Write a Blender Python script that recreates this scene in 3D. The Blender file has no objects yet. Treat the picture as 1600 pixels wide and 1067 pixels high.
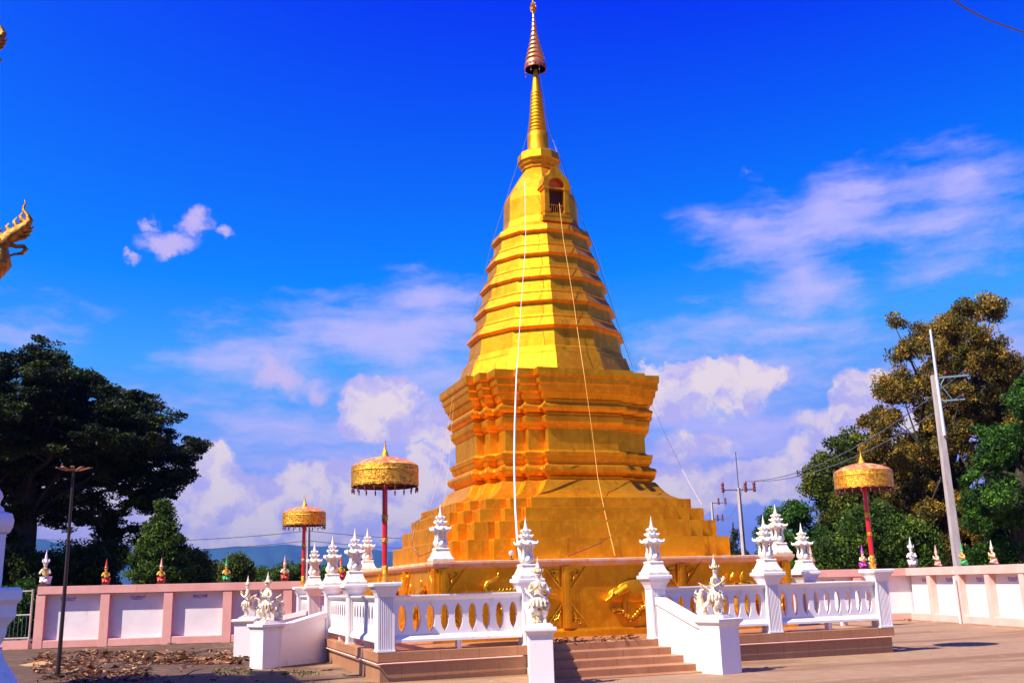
import bpy, bmesh, math, random
import numpy as np
from mathutils import Vector, Matrix
R = math.radians
PI = math.pi
random.seed(7)
rng = np.random.default_rng(11)
S = bpy.context.scene
C = S.collection

# ------------------------------------------------------------ camera
CP = Vector((-9.6905, -24.7635, 1.65))
PITCH, ROLL, YAW, FPX = 0.2392, 0.0287, -0.3359, 1553.36
Fv = Vector((-math.cos(PITCH)*math.sin(YAW), math.cos(PITCH)*math.cos(YAW), math.sin(PITCH)))
Rv = Vector((math.cos(YAW), math.sin(YAW), 0)); Uv = Rv.cross(Fv)
Rr = Rv*math.cos(ROLL) - Uv*math.sin(ROLL); Ur = Rv*math.sin(ROLL) + Uv*math.cos(ROLL)
cam = bpy.data.objects.new('camera', bpy.data.cameras.new('camera')); C.objects.link(cam)
cam.matrix_world = Matrix(((Rr.x, Ur.x, -Fv.x, CP.x), (Rr.y, Ur.y, -Fv.y, CP.y), (Rr.z, Ur.z, -Fv.z, CP.z), (0, 0, 0, 1)))
cam.data.sensor_width = 36; cam.data.lens = FPX/1600*36; cam.data.clip_end = 20000; cam.data.clip_start = .1
S.camera = cam

def ray(x, y):                       # bearing of a point of the photograph (1600 wide)
    return (Fv + Rr*(x-800)/FPX + Ur*(533.5-y)/FPX).normalized()
def atd(x, y, D):                    # point on that bearing at ground distance D metres
    d = ray(x, y); return CP + d*(D/math.hypot(d.x, d.y))
def ony(x, y, Y):
    d = ray(x, y); return CP + d*((Y-CP.y)/d.y)
def onz(x, y, z=0):
    d = ray(x, y); return CP + d*((z-CP.z)/d.z)

# ------------------------------------------------------------ sun, sky, exposure
SUN_EL, SUN_AZ = R(50), R(-105)      # azimuth clockwise from +Y
sdir = Vector((math.sin(SUN_AZ)*math.cos(SUN_EL), math.cos(SUN_AZ)*math.cos(SUN_EL), math.sin(SUN_EL)))
sl = bpy.data.lights.new('sun', 'SUN'); sl.energy = 4.9; sl.angle = R(.5); sl.color = (1, .91, .76)
sun = bpy.data.objects.new('sun', sl); C.objects.link(sun); sun.rotation_euler = sdir.to_track_quat('Z', 'Y').to_euler()
S.view_settings.view_transform = 'Standard'; S.view_settings.look = 'None'; S.view_settings.exposure = 1.0; S.view_settings.gamma = 1
S.cycles.use_denoising = True

W = bpy.data.worlds.new('World'); S.world = W; W.use_nodes = True
wt = W.node_tree; wt.nodes.clear()
def wn(t, **k):
    n = wt.nodes.new(t)
    for a, b in k.items(): setattr(n, a, b)
    return n
def wset(s, v):
    if hasattr(v, 'is_output'): wt.links.new(v, s)
    else: s.default_value = v
def wm(op, a, b=0.0, c=None, clamp=False):
    n = wn('ShaderNodeMath', operation=op); n.use_clamp = clamp; wset(n.inputs[0], a); wset(n.inputs[1], b)
    if c is not None: wset(n.inputs[2], c)
    return n.outputs[0]
def wv(op, a, b=None, i=0):
    n = wn('ShaderNodeVectorMath', operation=op); wset(n.inputs[0], a)
    if b is not None: wset(n.inputs[1], b)
    return n.outputs[i]
def wmix(f, a, b):
    n = wn('ShaderNodeMix', data_type='RGBA'); wset(n.inputs[0], f); wset(n.inputs[6], a); wset(n.inputs[7], b); return n.outputs[2]
def smooth(v, a, b, lo=0.0, hi=1.0):
    n = wn('ShaderNodeMapRange', interpolation_type='SMOOTHSTEP'); wset(n.inputs[0], v)
    for i, q in enumerate((a, b, lo, hi)): n.inputs[i+1].default_value = q
    return n.outputs[0]
def wnoise(vec, scale, detail=5, rough=.55, out=0):
    n = wn('ShaderNodeTexNoise', noise_dimensions='3D'); wset(n.inputs['Vector'], vec)
    n.inputs['Scale'].default_value = scale; n.inputs['Detail'].default_value = detail; n.inputs['Roughness'].default_value = rough
    return n.outputs[out]
sk = wn('ShaderNodeTexSky', sky_type='NISHITA', sun_disc=False, air_density=1.0, dust_density=.3, ozone_density=2.0)
sk.sun_elevation = SUN_EL; sk.sun_rotation = SUN_AZ
sep = wn('ShaderNodeSeparateColor'); wt.links.new(sk.outputs[0], sep.inputs[0])
r_ = wm('MINIMUM', wm('MAXIMUM', wm('MULTIPLY_ADD', sep.outputs[0], .9, -1.5), .0), 2.2)
g_ = wm('MINIMUM', wm('MAXIMUM', wm('MULTIPLY_ADD', sep.outputs[1], 1.5, -2.2), .1), 2.9)
b_ = wm('MINIMUM', wm('MULTIPLY_ADD', sep.outputs[2], .7, 4.6), 7.6)
cmb = wn('ShaderNodeCombineColor'); wset(cmb.inputs[0], r_); wset(cmb.inputs[1], g_); wset(cmb.inputs[2], b_)
skycol = cmb.outputs[0]
tc = wn('ShaderNodeTexCoord')
dirv = wv('NORMALIZE', tc.outputs['Generated'])
sx = wn('ShaderNodeSeparateXYZ'); wt.links.new(dirv, sx.inputs[0])
az = wm('MULTIPLY', wm('ARCTAN2', sx.outputs[0], sx.outputs[1]), 180/PI)
el = wm('MULTIPLY', wm('ARCSINE', sx.outputs[2]), 180/PI)
ae = wn('ShaderNodeCombineXYZ'); wset(ae.inputs[0], az); wset(ae.inputs[1], el); ae = ae.outputs[0]
# clouds are patches of the sky given by azimuth / elevation in degrees
warp = wv('SUBTRACT', wnoise(ae, .35, 5, .6, 1), (.5, .5, .5))
warp2 = wv('SUBTRACT', wnoise(ae, 1.5, 4, .6, 1), (.5, .5, .5))
aw = wv('ADD', wv('ADD', ae, wv('MULTIPLY', warp, (3.4, 3.0, 0))), wv('MULTIPLY', warp2, (1.0, .9, 0)))
def bearing(x, y):
    d = ray(x, y); return math.degrees(math.atan2(d.x, d.y)), math.degrees(math.asin(d.z))
def field(blobs, coord):
    acc = None
    for (x, y, rx, ry, s) in blobs:
        a, e = bearing(x, y); rx /= 27; ry /= 27
        v = wv('MULTIPLY', wv('SUBTRACT', coord, (a, e, 0)), (1/rx, 1/ry, 0))
        q = wm('MULTIPLY', wm('SUBTRACT', 1.0, wv('LENGTH', v, None, 1)), s)
        acc = q if acc is None else wm('SMOOTH_MAX', acc, q, .12)
    return acc
cum = [(598, 636, 74, 54, 1.3), (570, 655, 50, 38, 1.1), (690, 672, 80, 34, .8), (1115, 598, 124, 48, 1.5), (1040, 606, 64, 50, 1.3), (1075, 632, 80, 30, .6),
       (340, 785, 120, 75, 1), (470, 765, 80, 46, .9), (560, 762, 120, 48, 1), (668, 735, 60, 40, .8), (640, 800, 170, 62, 1), (420, 830, 190, 62, 1),
       (325, 718, 48, 42, 1), (1075, 700, 90, 30, .55), (1060, 770, 90, 50, .7), (1200, 748, 130, 40, .8),
       (1330, 655, 80, 34, .7), (1345, 612, 50, 36, .9), (800, 800, 250, 60, .8), (1320, 720, 120, 60, .8), (160, 790, 160, 80, .8), (1500, 640, 120, 50, .7),
       (-250, 700, 260, 120, .9), (2000, 650, 300, 120, .9), (-900, 650, 300, 140, .9), (2900, 700, 400, 150, .9)]
soft = [(435, 583, 52, 36, .9), (485, 605, 40, 28, .7), (268, 382, 60, 24, 1), (305, 350, 32, 28, 1), (350, 365, 24, 12, .8), (205, 405, 18, 9, .7), (245, 355, 26, 11, .7), (1240, 664, 36, 14, .5), (1160, 275, 22, 5, .2)]
cir = [(620, 520, 250, 80, .85), (420, 560, 190, 60, .6), (680, 470, 120, 50, .7), (640, 600, 320, 110, .5), (560, 680, 420, 90, .55), (1270, 360, 200, 60, .8), (1180, 355, 120, 50, .6), (1330, 300, 90, 46, .6),
       (1250, 450, 90, 120, .65), (1480, 330, 150, 100, .6), (1520, 290, 50, 60, .5), (1150, 590, 330, 60, .55), (1180, 520, 250, 50, .5), (1120, 680, 260, 80, .6), (1560, 540, 160, 60, .5), (1020, 540, 110, 40, .4), (60, 520, 90, 40, .3)]
dn = wm('SUBTRACT', wnoise(ae, .55, 7, .62), .5)
fc = wm('ADD', field(cum, aw), wm('MULTIPLY', dn, .55))
dens = smooth(fc, .0, .27)
fs = wm('ADD', field(soft, aw), wm('MULTIPLY', dn, .5))
dens_s = wm('MULTIPLY', smooth(fs, .05, .75), .8)
streak = wnoise(wv('MULTIPLY', wv('ADD', ae, wv('MULTIPLY', warp, (1.0, 1.0, 0))), (.17, .62, 1)), 1.0, 9, .6)
fi = wm('ADD', field(cir, wv('ADD', ae, wv('MULTIPLY', warp, (2.2, 2.2, 0)))), wm('MULTIPLY', wm('SUBTRACT', streak, .5), 1.7))
dens_c = wm('MULTIPLY', smooth(fi, -.1, .85), .78)
off = wv('ADD', ae, (-.8, 1.1, 0))
relief = wm('SUBTRACT', wnoise(aw, .42, 6, .55), wnoise(wv('ADD', aw, (-.75, 1.0, 0)), .42, 6, .55))
lit = smooth(wm('ADD', wm('MULTIPLY', relief, 2.6), wm('MULTIPLY', fc, .50)), -.2, .62)
ccol = wmix(lit, (4.1, 3.7, 6.9, 1), (7.0, 5.9, 6.0, 1))
col = wmix(dens_c, skycol, (4.9, 4.3, 7.4, 1))
col = wmix(dens_s, col, (5.3, 4.2, 6.6, 1))
col = wmix(wm('MULTIPLY', dens, .93), col, ccol)
bg = wn('ShaderNodeBackground'); wset(bg.inputs[0], col); bg.inputs[1].default_value = .068
wo = wn('ShaderNodeOutputWorld'); wt.links.new(bg.outputs[0], wo.inputs[0])

# ------------------------------------------------------------ materials
def mat(name, base, rough=.6, metal=0.0, var=None, vscale=3.0, bump=0.0, bscale=20.0, var2=None, v2scale=.6, spec=.5, coat=0.0, thr=(.42, .62), stretch=(1, 1, 1), thr2=(.5, .7), detail=6, joint=None, streak=None, sthr=(.60, .80), sstretch=(5, 5, .5)):
    m = bpy.data.materials.new(name); m.use_nodes = True
    t = m.node_tree; b = t.nodes['Principled BSDF']
    b.inputs['Base Color'].default_value = (*base, 1); b.inputs['Roughness'].default_value = rough; b.inputs['Metallic'].default_value = metal
    b.inputs['Specular IOR Level'].default_value = spec; b.inputs['Coat Weight'].default_value = coat
    tcn = t.nodes.new('ShaderNodeTexCoord'); mp = t.nodes.new('ShaderNodeMapping'); t.links.new(tcn.outputs['Object'], mp.inputs[0]); mp.inputs['Scale'].default_value = stretch
    def noi(s, d=detail):
        n = t.nodes.new('ShaderNodeTexNoise'); n.inputs['Scale'].default_value = s; n.inputs['Detail'].default_value = d; n.inputs['Roughness'].default_value = .6
        t.links.new(mp.outputs[0], n.inputs['Vector']); return n.outputs[0]
    def ramp(sock, a, c):
        r = t.nodes.new('ShaderNodeMapRange'); r.inputs[1].default_value = a; r.inputs[2].default_value = c; t.links.new(sock, r.inputs[0]); return r.outputs[0]
    cur = None
    for vv, sc, th in ((var, vscale, thr), (var2, v2scale, thr2)):
        if vv is None: continue
        mx = t.nodes.new('ShaderNodeMix'); mx.data_type = 'RGBA'
        t.links.new(ramp(noi(sc), *th), mx.inputs[0])
        if cur is None: mx.inputs[6].default_value = (*base, 1)
        else: t.links.new(cur, mx.inputs[6])
        mx.inputs[7].default_value = (*vv, 1); cur = mx.outputs[2]
    if streak:                                  # weather stains that run down the face
        m2 = t.nodes.new('ShaderNodeMapping'); t.links.new(tcn.outputs['Object'], m2.inputs[0]); m2.inputs['Scale'].default_value = sstretch
        n2 = t.nodes.new('ShaderNodeTexNoise'); n2.inputs['Scale'].default_value = 1.0; n2.inputs['Detail'].default_value = 8; n2.inputs['Roughness'].default_value = .68; t.links.new(m2.outputs[0], n2.inputs['Vector'])
        mx = t.nodes.new('ShaderNodeMix'); mx.data_type = 'RGBA'; t.links.new(ramp(n2.outputs[0], *sthr), mx.inputs[0])
        if cur is None: mx.inputs[6].default_value = (*base, 1)
        else: t.links.new(cur, mx.inputs[6])
        mx.inputs[7].default_value = (*streak, 1); cur = mx.outputs[2]
    if joint:                                   # thin dark joints between slabs, every joint[0] metres along the faces
        sp = t.nodes.new('ShaderNodeSeparateXYZ'); t.links.new(tcn.outputs['Object'], sp.inputs[0])
        def mth(op, a, c_):
            n = t.nodes.new('ShaderNodeMath'); n.operation = op
            for i, q in enumerate((a, c_)):
                if hasattr(q, 'is_output'): t.links.new(q, n.inputs[i])
                else: n.inputs[i].default_value = q
            return n.outputs[0]
        f = mth('LESS_THAN', mth('FRACT', mth('DIVIDE', mth('ADD', sp.outputs[0], sp.outputs[1]), joint[0]), 0), .009/joint[0])
        mx = t.nodes.new('ShaderNodeMix'); mx.data_type = 'RGBA'; t.links.new(f, mx.inputs[0]); t.links.new(cur, mx.inputs[6]); mx.inputs[7].default_value = (.16, .07, .045, 1); cur = mx.outputs[2]
    if cur is not None: t.links.new(cur, b.inputs['Base Color'])
    if bump:
        bp = t.nodes.new('ShaderNodeBump'); bp.inputs['Strength'].default_value = bump; bp.inputs['Distance'].default_value = .02
        t.links.new(noi(bscale, 4), bp.inputs['Height']); t.links.new(bp.outputs[0], b.inputs['Normal'])
    return m
M = {}
M['gold'] = mat('gold_paint', (.84, .345, .007), .50, .86, (.70, .26, .004), 1.3, .22, 5.0, (.92, .42, .012), 6.0, streak=(.40, .12, .003), sthr=(.56, .76))
M['gold_relief'] = mat('gold_relief', (.9, .5, .02), .25, .75, (.6, .28, .01), 9, .3, 30)
M['gold_light'] = mat('gilt', (.80, .40, .03), .32, .6, (.42, .15, .01), 14, .8, 60)
M['gilt_shaded'] = mat('shade_toned_gilt', (.50, .22, .02), .3, .7, (.22, .06, .01), 12, .8, 50)  # darker gilt for the serpent finials, their shaded side put into the colour
M['copper'] = mat('copper_gilt', (.86, .40, .14), .32, .65, (.6, .2, .08), 12)
M['white'] = mat('white_paint', (.74, .67, .68), .55, 0, (.76, .70, .72), 2.0, .12, 30, (.62, .55, .52), 5, thr2=(.66, .9), streak=(.42, .33, .28), sthr=(.58, .84))
M['plaster'] = mat('white_plaster', (.80, .74, .75), .7, 0, (.74, .67, .68), .9, .1, 30, (.60, .50, .44), 3, thr2=(.62, .95), streak=(.5, .38, .3), sthr=(.62, .86), sstretch=(3, 3, .6))
M['ornament'] = mat('white_ornament', (.80, .74, .68), .4, 0, (.62, .47, .26), 13, .2, 40, thr=(.52, .70))
M['kinnari'] = mat('white_gilt_statue', (.80, .72, .62), .35, 0, (.50, .31, .08), 17, .3, 60, thr=(.47, .60))
M['pink'] = mat('pink_paint', (.72, .34, .29), .7, 0, (.66, .29, .24), 1.7, .1, 30, (.5, .28, .22), 4, thr2=(.64, .9), streak=(.30, .12, .09), sthr=(.60, .82), sstretch=(3, 3, .6))
M['pinkpale'] = mat('pale_pink_paint', (.72, .44, .38), .7, 0, (.66, .38, .33), 2, streak=(.45, .27, .2), sthr=(.6, .85), sstretch=(3, 3, .6))
M['granite'] = mat('pink_granite', (.37, .175, .085), .5, 0, (.28, .125, .06), 60, .05, 80, (.44, .22, .11), 1.2, joint=(.62, .40))
M['step'] = mat('pink_granite_step', (.38, .165, .075), .45, 0, (.30, .125, .055), 50, .05, 80, (.44, .21, .11), 1.5, joint=(.75, .9))
M['red'] = mat('red_lacquer', (.62, .012, .012), .3, 0, (.5, .01, .015), 5, coat=.3)
M['redcloth'] = mat('red_brocade', (.60, .13, .03), .45, 0, (.78, .42, .10), 6, thr=(.46, .66), var2=(.82, .6, .5), v2scale=11, thr2=(.6, .68))
M['dark'] = mat('dark_fringe', (.06, .012, .03), .6, 0, (.2, .03, .06), 30)
M['black'] = mat('dark_metal', (.03, .02, .02), .5, .3)
M['niche_shade'] = mat('painted_niche_shade', (.05, .012, .006), .9)  # near black colour painted in for the shade inside the niche
M['concrete_pole'] = mat('grey_concrete', (.42, .36, .35), .8, 0, (.32, .27, .26), 6, .1, 40, stretch=(1, 1, .2))
M['steel'] = mat('galvanised_steel', (.20, .30, .33), .4, .5)
M['pipe'] = mat('white_pipe', (.85, .80, .78), .4)
M['cord'] = mat('orange_cord', (.75, .40, .06), .6)
M['paleline'] = mat('pale_cord', (.80, .62, .55), .6)
M['wire'] = mat('wire', (.10, .09, .14), .5)
M['redbrown'] = mat('brown_insulator', (.16, .03, .03), .3)
M['purple'] = mat('purple_plaque', (.30, .16, .50), .6, 0, (.62, .5, .66), 9, thr=(.5, .6), stretch=(1, 1, 3))
M['bark'] = mat('bark', (.022, .014, .009), .9, 0, (.045, .03, .02), 4, .6, 20)
M['roof'] = mat('roof_tiles', (.35, .08, .03), .6, 0, (.25, .05, .02), 5)
M['cobble'] = mat('dry_leaf', (.42, .22, .10), .7, 0, (.25, .10, .05), 6)
for n, c in (('fig_red', (.60, .05, .03)), ('fig_green', (.03, .36, .10)), ('fig_purple', (.42, .04, .38)), ('fig_pink', (.80, .38, .30)), ('fig_skin', (.85, .62, .45)), ('fig_gold', (.80, .45, .06)), ('fig_dark', (.10, .02, .015)), ('fig_cream', (.82, .70, .48))):
    M[n] = mat(n + '_paint', c, .4, 0, tuple(x*.75 for x in c), 14)
def leafmat(name, a, b, c=None, tl=.25):
    m = bpy.data.materials.new(name); m.use_nodes = True; t = m.node_tree; p = t.nodes['Principled BSDF']; p.inputs['Roughness'].default_value = .6; p.inputs['Specular IOR Level'].default_value = .25
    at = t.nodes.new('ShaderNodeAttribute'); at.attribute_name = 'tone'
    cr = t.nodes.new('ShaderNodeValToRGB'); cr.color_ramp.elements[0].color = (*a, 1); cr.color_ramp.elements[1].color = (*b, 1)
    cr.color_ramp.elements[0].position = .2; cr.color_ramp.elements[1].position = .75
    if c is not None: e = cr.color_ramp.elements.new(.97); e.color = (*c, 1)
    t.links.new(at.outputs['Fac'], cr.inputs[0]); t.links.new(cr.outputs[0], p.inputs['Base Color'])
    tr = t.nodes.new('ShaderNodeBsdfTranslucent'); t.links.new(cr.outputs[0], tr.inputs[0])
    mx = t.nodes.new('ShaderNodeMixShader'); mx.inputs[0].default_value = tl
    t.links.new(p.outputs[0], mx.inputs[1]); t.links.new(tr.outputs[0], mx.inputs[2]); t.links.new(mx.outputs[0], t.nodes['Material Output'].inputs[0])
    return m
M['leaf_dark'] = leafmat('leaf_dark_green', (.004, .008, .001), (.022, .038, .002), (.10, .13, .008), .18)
M['leaf_mid'] = leafmat('leaf_mid_green', (.012, .032, .003), (.07, .13, .008), (.22, .28, .04), .35)
M['leaf_bright'] = leafmat('leaf_bright_green', (.008, .03, .003), (.05, .14, .008), (.14, .30, .02), .35)
M['leaf_brown'] = leafmat('leaf_golden_brown', (.025, .04, .003), (.24, .135, .010), (.60, .38, .05), .35)
M['leaf_olive'] = leafmat('leaf_olive', (.014, .03, .002), (.09, .12, .008), (.28, .26, .03), .35)
M['leaf_dry'] = leafmat('leaf_dry', (.06, .02, .008), (.26, .10, .035), (.5, .30, .14), .1)

def ground_mat():
    m = bpy.data.materials.new('worn_concrete_ground'); m.use_nodes = True; t = m.node_tree; b = t.nodes['Principled BSDF']; b.inputs['Roughness'].default_value = .85
    tcn = t.nodes.new('ShaderNodeTexCoord')
    def noi(s, d, st=(1, 1, 1), ro=.6):
        mp = t.nodes.new('ShaderNodeMapping'); mp.inputs['Scale'].default_value = st; mp.inputs['Rotation'].default_value = (0, 0, .35); t.links.new(tcn.outputs['Object'], mp.inputs[0])
        n = t.nodes.new('ShaderNodeTexNoise'); n.inputs['Scale'].default_value = s; n.inputs['Detail'].default_value = d; n.inputs['Roughness'].default_value = ro; t.links.new(mp.outputs[0], n.inputs['Vector']); return n.outputs[0]
    def rp(s, a, c):
        r = t.nodes.new('ShaderNodeMapRange'); r.interpolation_type = 'SMOOTHSTEP'; r.inputs[1].default_value = a; r.inputs[2].default_value = c; t.links.new(s, r.inputs[0]); return r.outputs[0]
    def mx(f, a, c):
        n = t.nodes.new('ShaderNodeMix'); n.data_type = 'RGBA'; t.links.new(f, n.inputs[0])
        if isinstance(a, tuple): n.inputs[6].default_value = (*a, 1)
        else: t.links.new(a, n.inputs[6])
        n.inputs[7].default_value = (*c, 1); return n.outputs[2]
    c = mx(rp(noi(3, 8), .3, .7), (.32, .185, .10), (.25, .145, .078))
    c = mx(rp(noi(.5, 8, (.30, 1.7, 1)), .48, .62), c, (.20, .10, .048))
    c = mx(rp(noi(25, 5), .58, .72), c, (.16, .10, .06))
    c = mx(rp(noi(1.3, 9, (1, 1, 1), .7), .6, .75), c, (.52, .30, .17))
    # soil and mud washed over the yard west of the terrace
    sx_ = t.nodes.new('ShaderNodeSeparateXYZ'); t.links.new(tcn.outputs['Object'], sx_.inputs[0])
    ad = t.nodes.new('ShaderNodeMath'); ad.operation = 'MULTIPLY_ADD'; t.links.new(noi(.8, 7), ad.inputs[0]); ad.inputs[1].default_value = 7.0; t.links.new(sx_.outputs[0], ad.inputs[2])
    so = t.nodes.new('ShaderNodeMath'); so.operation = 'MULTIPLY'; t.links.new(rp(ad.outputs[0], -1.6, -4.2), so.inputs[0]); t.links.new(rp(noi(2.2, 9, (.6, 1.6, 1), .7), .28, .50), so.inputs[1])
    c = mx(so.outputs[0], c, (.075, .034, .013))
    # saw cut joints of the concrete yard
    def line(out, per, w):
        a = t.nodes.new('ShaderNodeMath'); a.operation = 'DIVIDE'; t.links.new(out, a.inputs[0]); a.inputs[1].default_value = per
        f = t.nodes.new('ShaderNodeMath'); f.operation = 'FRACT'; t.links.new(a.outputs[0], f.inputs[0])
        l = t.nodes.new('ShaderNodeMath'); l.operation = 'LESS_THAN'; t.links.new(f.outputs[0], l.inputs[0]); l.inputs[1].default_value = w/per; return l.outputs[0]
    c = mx(line(sx_.outputs[0], 4.0, .02), c, (.17, .10, .06)); c = mx(line(sx_.outputs[1], 3.1, .02), c, (.17, .10, .06))
    t.links.new(c, b.inputs['Base Color'])
    bp = t.nodes.new('ShaderNodeBump'); bp.inputs['Strength'].default_value = .5; bp.inputs['Distance'].default_value = .03; t.links.new(noi(14, 8), bp.inputs['Height']); t.links.new(bp.outputs[0], b.inputs['Normal'])
    return m
M['ground'] = ground_mat()
M['hill'] = mat('forested_hill_hazed', (.006, .05, .09), .9, 0, (.01, .06, .10), .004)  # forest colour with some blue of the distant haze mixed in

# ------------------------------------------------------------ mesh builder
class MB:
    def __init__(s): s.v = []; s.f = []; s.sm = []
    def add(s, vs, fs, smooth=False):
        o = len(s.v); s.v += [tuple(v) for v in vs]; s.f += [tuple(i+o for i in f) for f in fs]; s.sm += [smooth]*len(fs); return s
    def box(s, c, d, rz=0, taper=1.0):
        x, y, z = [q/2 for q in d]; vs = []
        for sz in (-1, 1):
            k = taper if sz > 0 else 1
            for sx_, sy_ in ((-1, -1), (1, -1), (1, 1), (-1, 1)):
                px, py = sx_*x*k, sy_*y*k
                vs.append((c[0]+px*math.cos(rz)-py*math.sin(rz), c[1]+px*math.sin(rz)+py*math.cos(rz), c[2]+sz*z))
        return s.add(vs, [(3, 2, 1, 0), (4, 5, 6, 7), (0, 1, 5, 4), (1, 2, 6, 5), (2, 3, 7, 6), (3, 0, 4, 7)])
    def loft(s, rings, cap=True, smooth=False):
        n = len(rings[0]); vs = [p for r in rings for p in r]; fs = []
        for k in range(len(rings)-1):
            for i in range(n):
                j = (i+1) % n; fs.append((k*n+i, k*n+j, (k+1)*n+j, (k+1)*n+i))
        s.add(vs, fs, smooth)
        if cap:
            s.add(rings[0], [tuple(range(n))[::-1]]); s.add(rings[-1], [tuple(range(n))])
        return s
    def lathe(s, prof, n=24, c=(0, 0, 0), smooth=True, a0=0.0, cap=True):
        rings = [[(c[0]+max(r, .0005)*math.cos(a0+2*PI*i/n), c[1]+max(r, .0005)*math.sin(a0+2*PI*i/n), c[2]+z) for i in range(n)] for r, z in prof]
        return s.loft(rings, cap, smooth)
    def square(s, prof, c=(0, 0, 0), rz=0, cap=True):        # square section mouldings (half width, z)
        rings = []
        for h, z in prof:
            rings.append([(c[0]+(a*h)*math.cos(rz)-(b*h)*math.sin(rz), c[1]+(a*h)*math.sin(rz)+(b*h)*math.cos(rz), c[2]+z) for a, b in ((-1, -1), (1, -1), (1, 1), (-1, 1))])
        return s.loft(rings, cap)
    def tube(s, pts, rad, n=8, smooth=True):
        pts = [Vector(p) for p in pts]; rr = rad if hasattr(rad, '__len__') else [rad]*len(pts); rings = []
        ref = None
        for i, p in enumerate(pts):
            t = (pts[min(i+1, len(pts)-1)] - pts[max(i-1, 0)]).normalized()
            if ref is None: ref = Vector((0, 0, 1)) if abs(t.z) < .9 else Vector((1, 0, 0))
            u = t.cross(ref).normalized(); w = u.cross(t).normalized(); ref = w
            rings.append([tuple(p + (u*math.cos(2*PI*k/n) + w*math.sin(2*PI*k/n))*rr[i]) for k in range(n)])
        return s.loft(rings, True, smooth)
    def ball(s, c, r, n=10, m=6, sc=(1, 1, 1)):
        prof = [[(c[0]+r*sc[0]*math.sin(PI*j/m)*math.cos(2*PI*i/n) if 0 < j < m else c[0]+.0003*math.cos(2*PI*i/n), c[1]+(r*sc[1]*math.sin(PI*j/m)*math.sin(2*PI*i/n) if 0 < j < m else .0003*math.sin(2*PI*i/n)), c[2]-r*sc[2]*math.cos(PI*j/m)) for i in range(n)] for j in range(m+1)]
        return s.loft(prof, True, True)
    def prism(s, pts, axis, a, b):                           # polygon extruded; axis 'y': pts are (x,z)
        def P(p, q): return {'y': (p[0], q, p[1]), 'x': (q, p[0], p[1]), 'z': (p[0], p[1], q)}[axis]
        n = len(pts); vs = [P(p, a) for p in pts] + [P(p, b) for p in pts]
        return s.add(vs, [tuple(range(n))[::-1], tuple(range(n, 2*n))] + [(i, (i+1) % n, n+(i+1) % n, n+i) for i in range(n)])
    def build(s, name, m, parent=None, off=(0, 0, 0), bevel=0.0):
        me = bpy.data.meshes.new(name); o3 = Vector(off)
        me.from_pydata([tuple(Vector(v)-o3) for v in s.v], [], s.f); me.polygons.foreach_set('use_smooth', s.sm)
        bm = bmesh.new(); bm.from_mesh(me); bmesh.ops.recalc_face_normals(bm, faces=bm.faces); bm.to_mesh(me); bm.free()
        me.materials.append(m); me.update()
        o = bpy.data.objects.new(name, me); C.objects.link(o)
        if parent: o.parent = parent
        if bevel:
            b = o.modifiers.new('bevel', 'BEVEL'); b.width = bevel; b.segments = 2; b.limit_method = 'ANGLE'; b.angle_limit = R(40); b.harden_normals = False
        return o
def empty(name, loc=(0, 0, 0), rz=0):
    o = bpy.data.objects.new(name, None); C.objects.link(o); o.location = loc; o.rotation_euler = (0, 0, rz); o.empty_display_size = .3; return o
def tag(o, label=None, cat=None, group=None, kind=None):
    if label: o['label'] = label
    if cat: o['category'] = cat
    if group: o['group'] = group
    if kind: o['kind'] = kind
    elif cat or label: o['kind'] = 'thing'
    return o
def dup(root, loc, rz=0, scale=1.0, sw=None):
    def cp(o, par):
        c = o.copy(); C.objects.link(c); c.parent = par
        if sw and c.type == 'MESH' and c.data.materials and c.data.materials[0].name in sw:
            c.data = c.data.copy(); c.data.materials[0] = sw[c.data.materials[0].name] if False else M[sw[o.data.materials[0].name]]
        for ch in list(o.children): cp(ch, c)
        return c
    r = cp(root, None); r.location = loc; r.rotation_euler = (0, 0, rz); r.scale = (scale,)*3
    return r
def curve_panel(name, outer, holes, thick, m, parent, xform):
    cu = bpy.data.curves.new(name, 'CURVE'); cu.dimensions = '2D'; cu.fill_mode = 'BOTH'; cu.extrude = thick/2
    for poly in [outer]+holes:
        sp = cu.splines.new('POLY'); sp.points.add(len(poly)-1); sp.use_cyclic_u = True
        for p, q in zip(sp.points, poly): p.co = (q[0], q[1], 0, 1)
    t = bpy.data.objects.new('t', cu); me = bpy.data.meshes.new_from_object(t); bpy.data.objects.remove(t); bpy.data.curves.remove(cu)
    me.name = name
    me.transform(xform); me.materials.clear(); me.materials.append(m)
    o = bpy.data.objects.new(name, me); C.objects.link(o); o.parent = parent; return o
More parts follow.
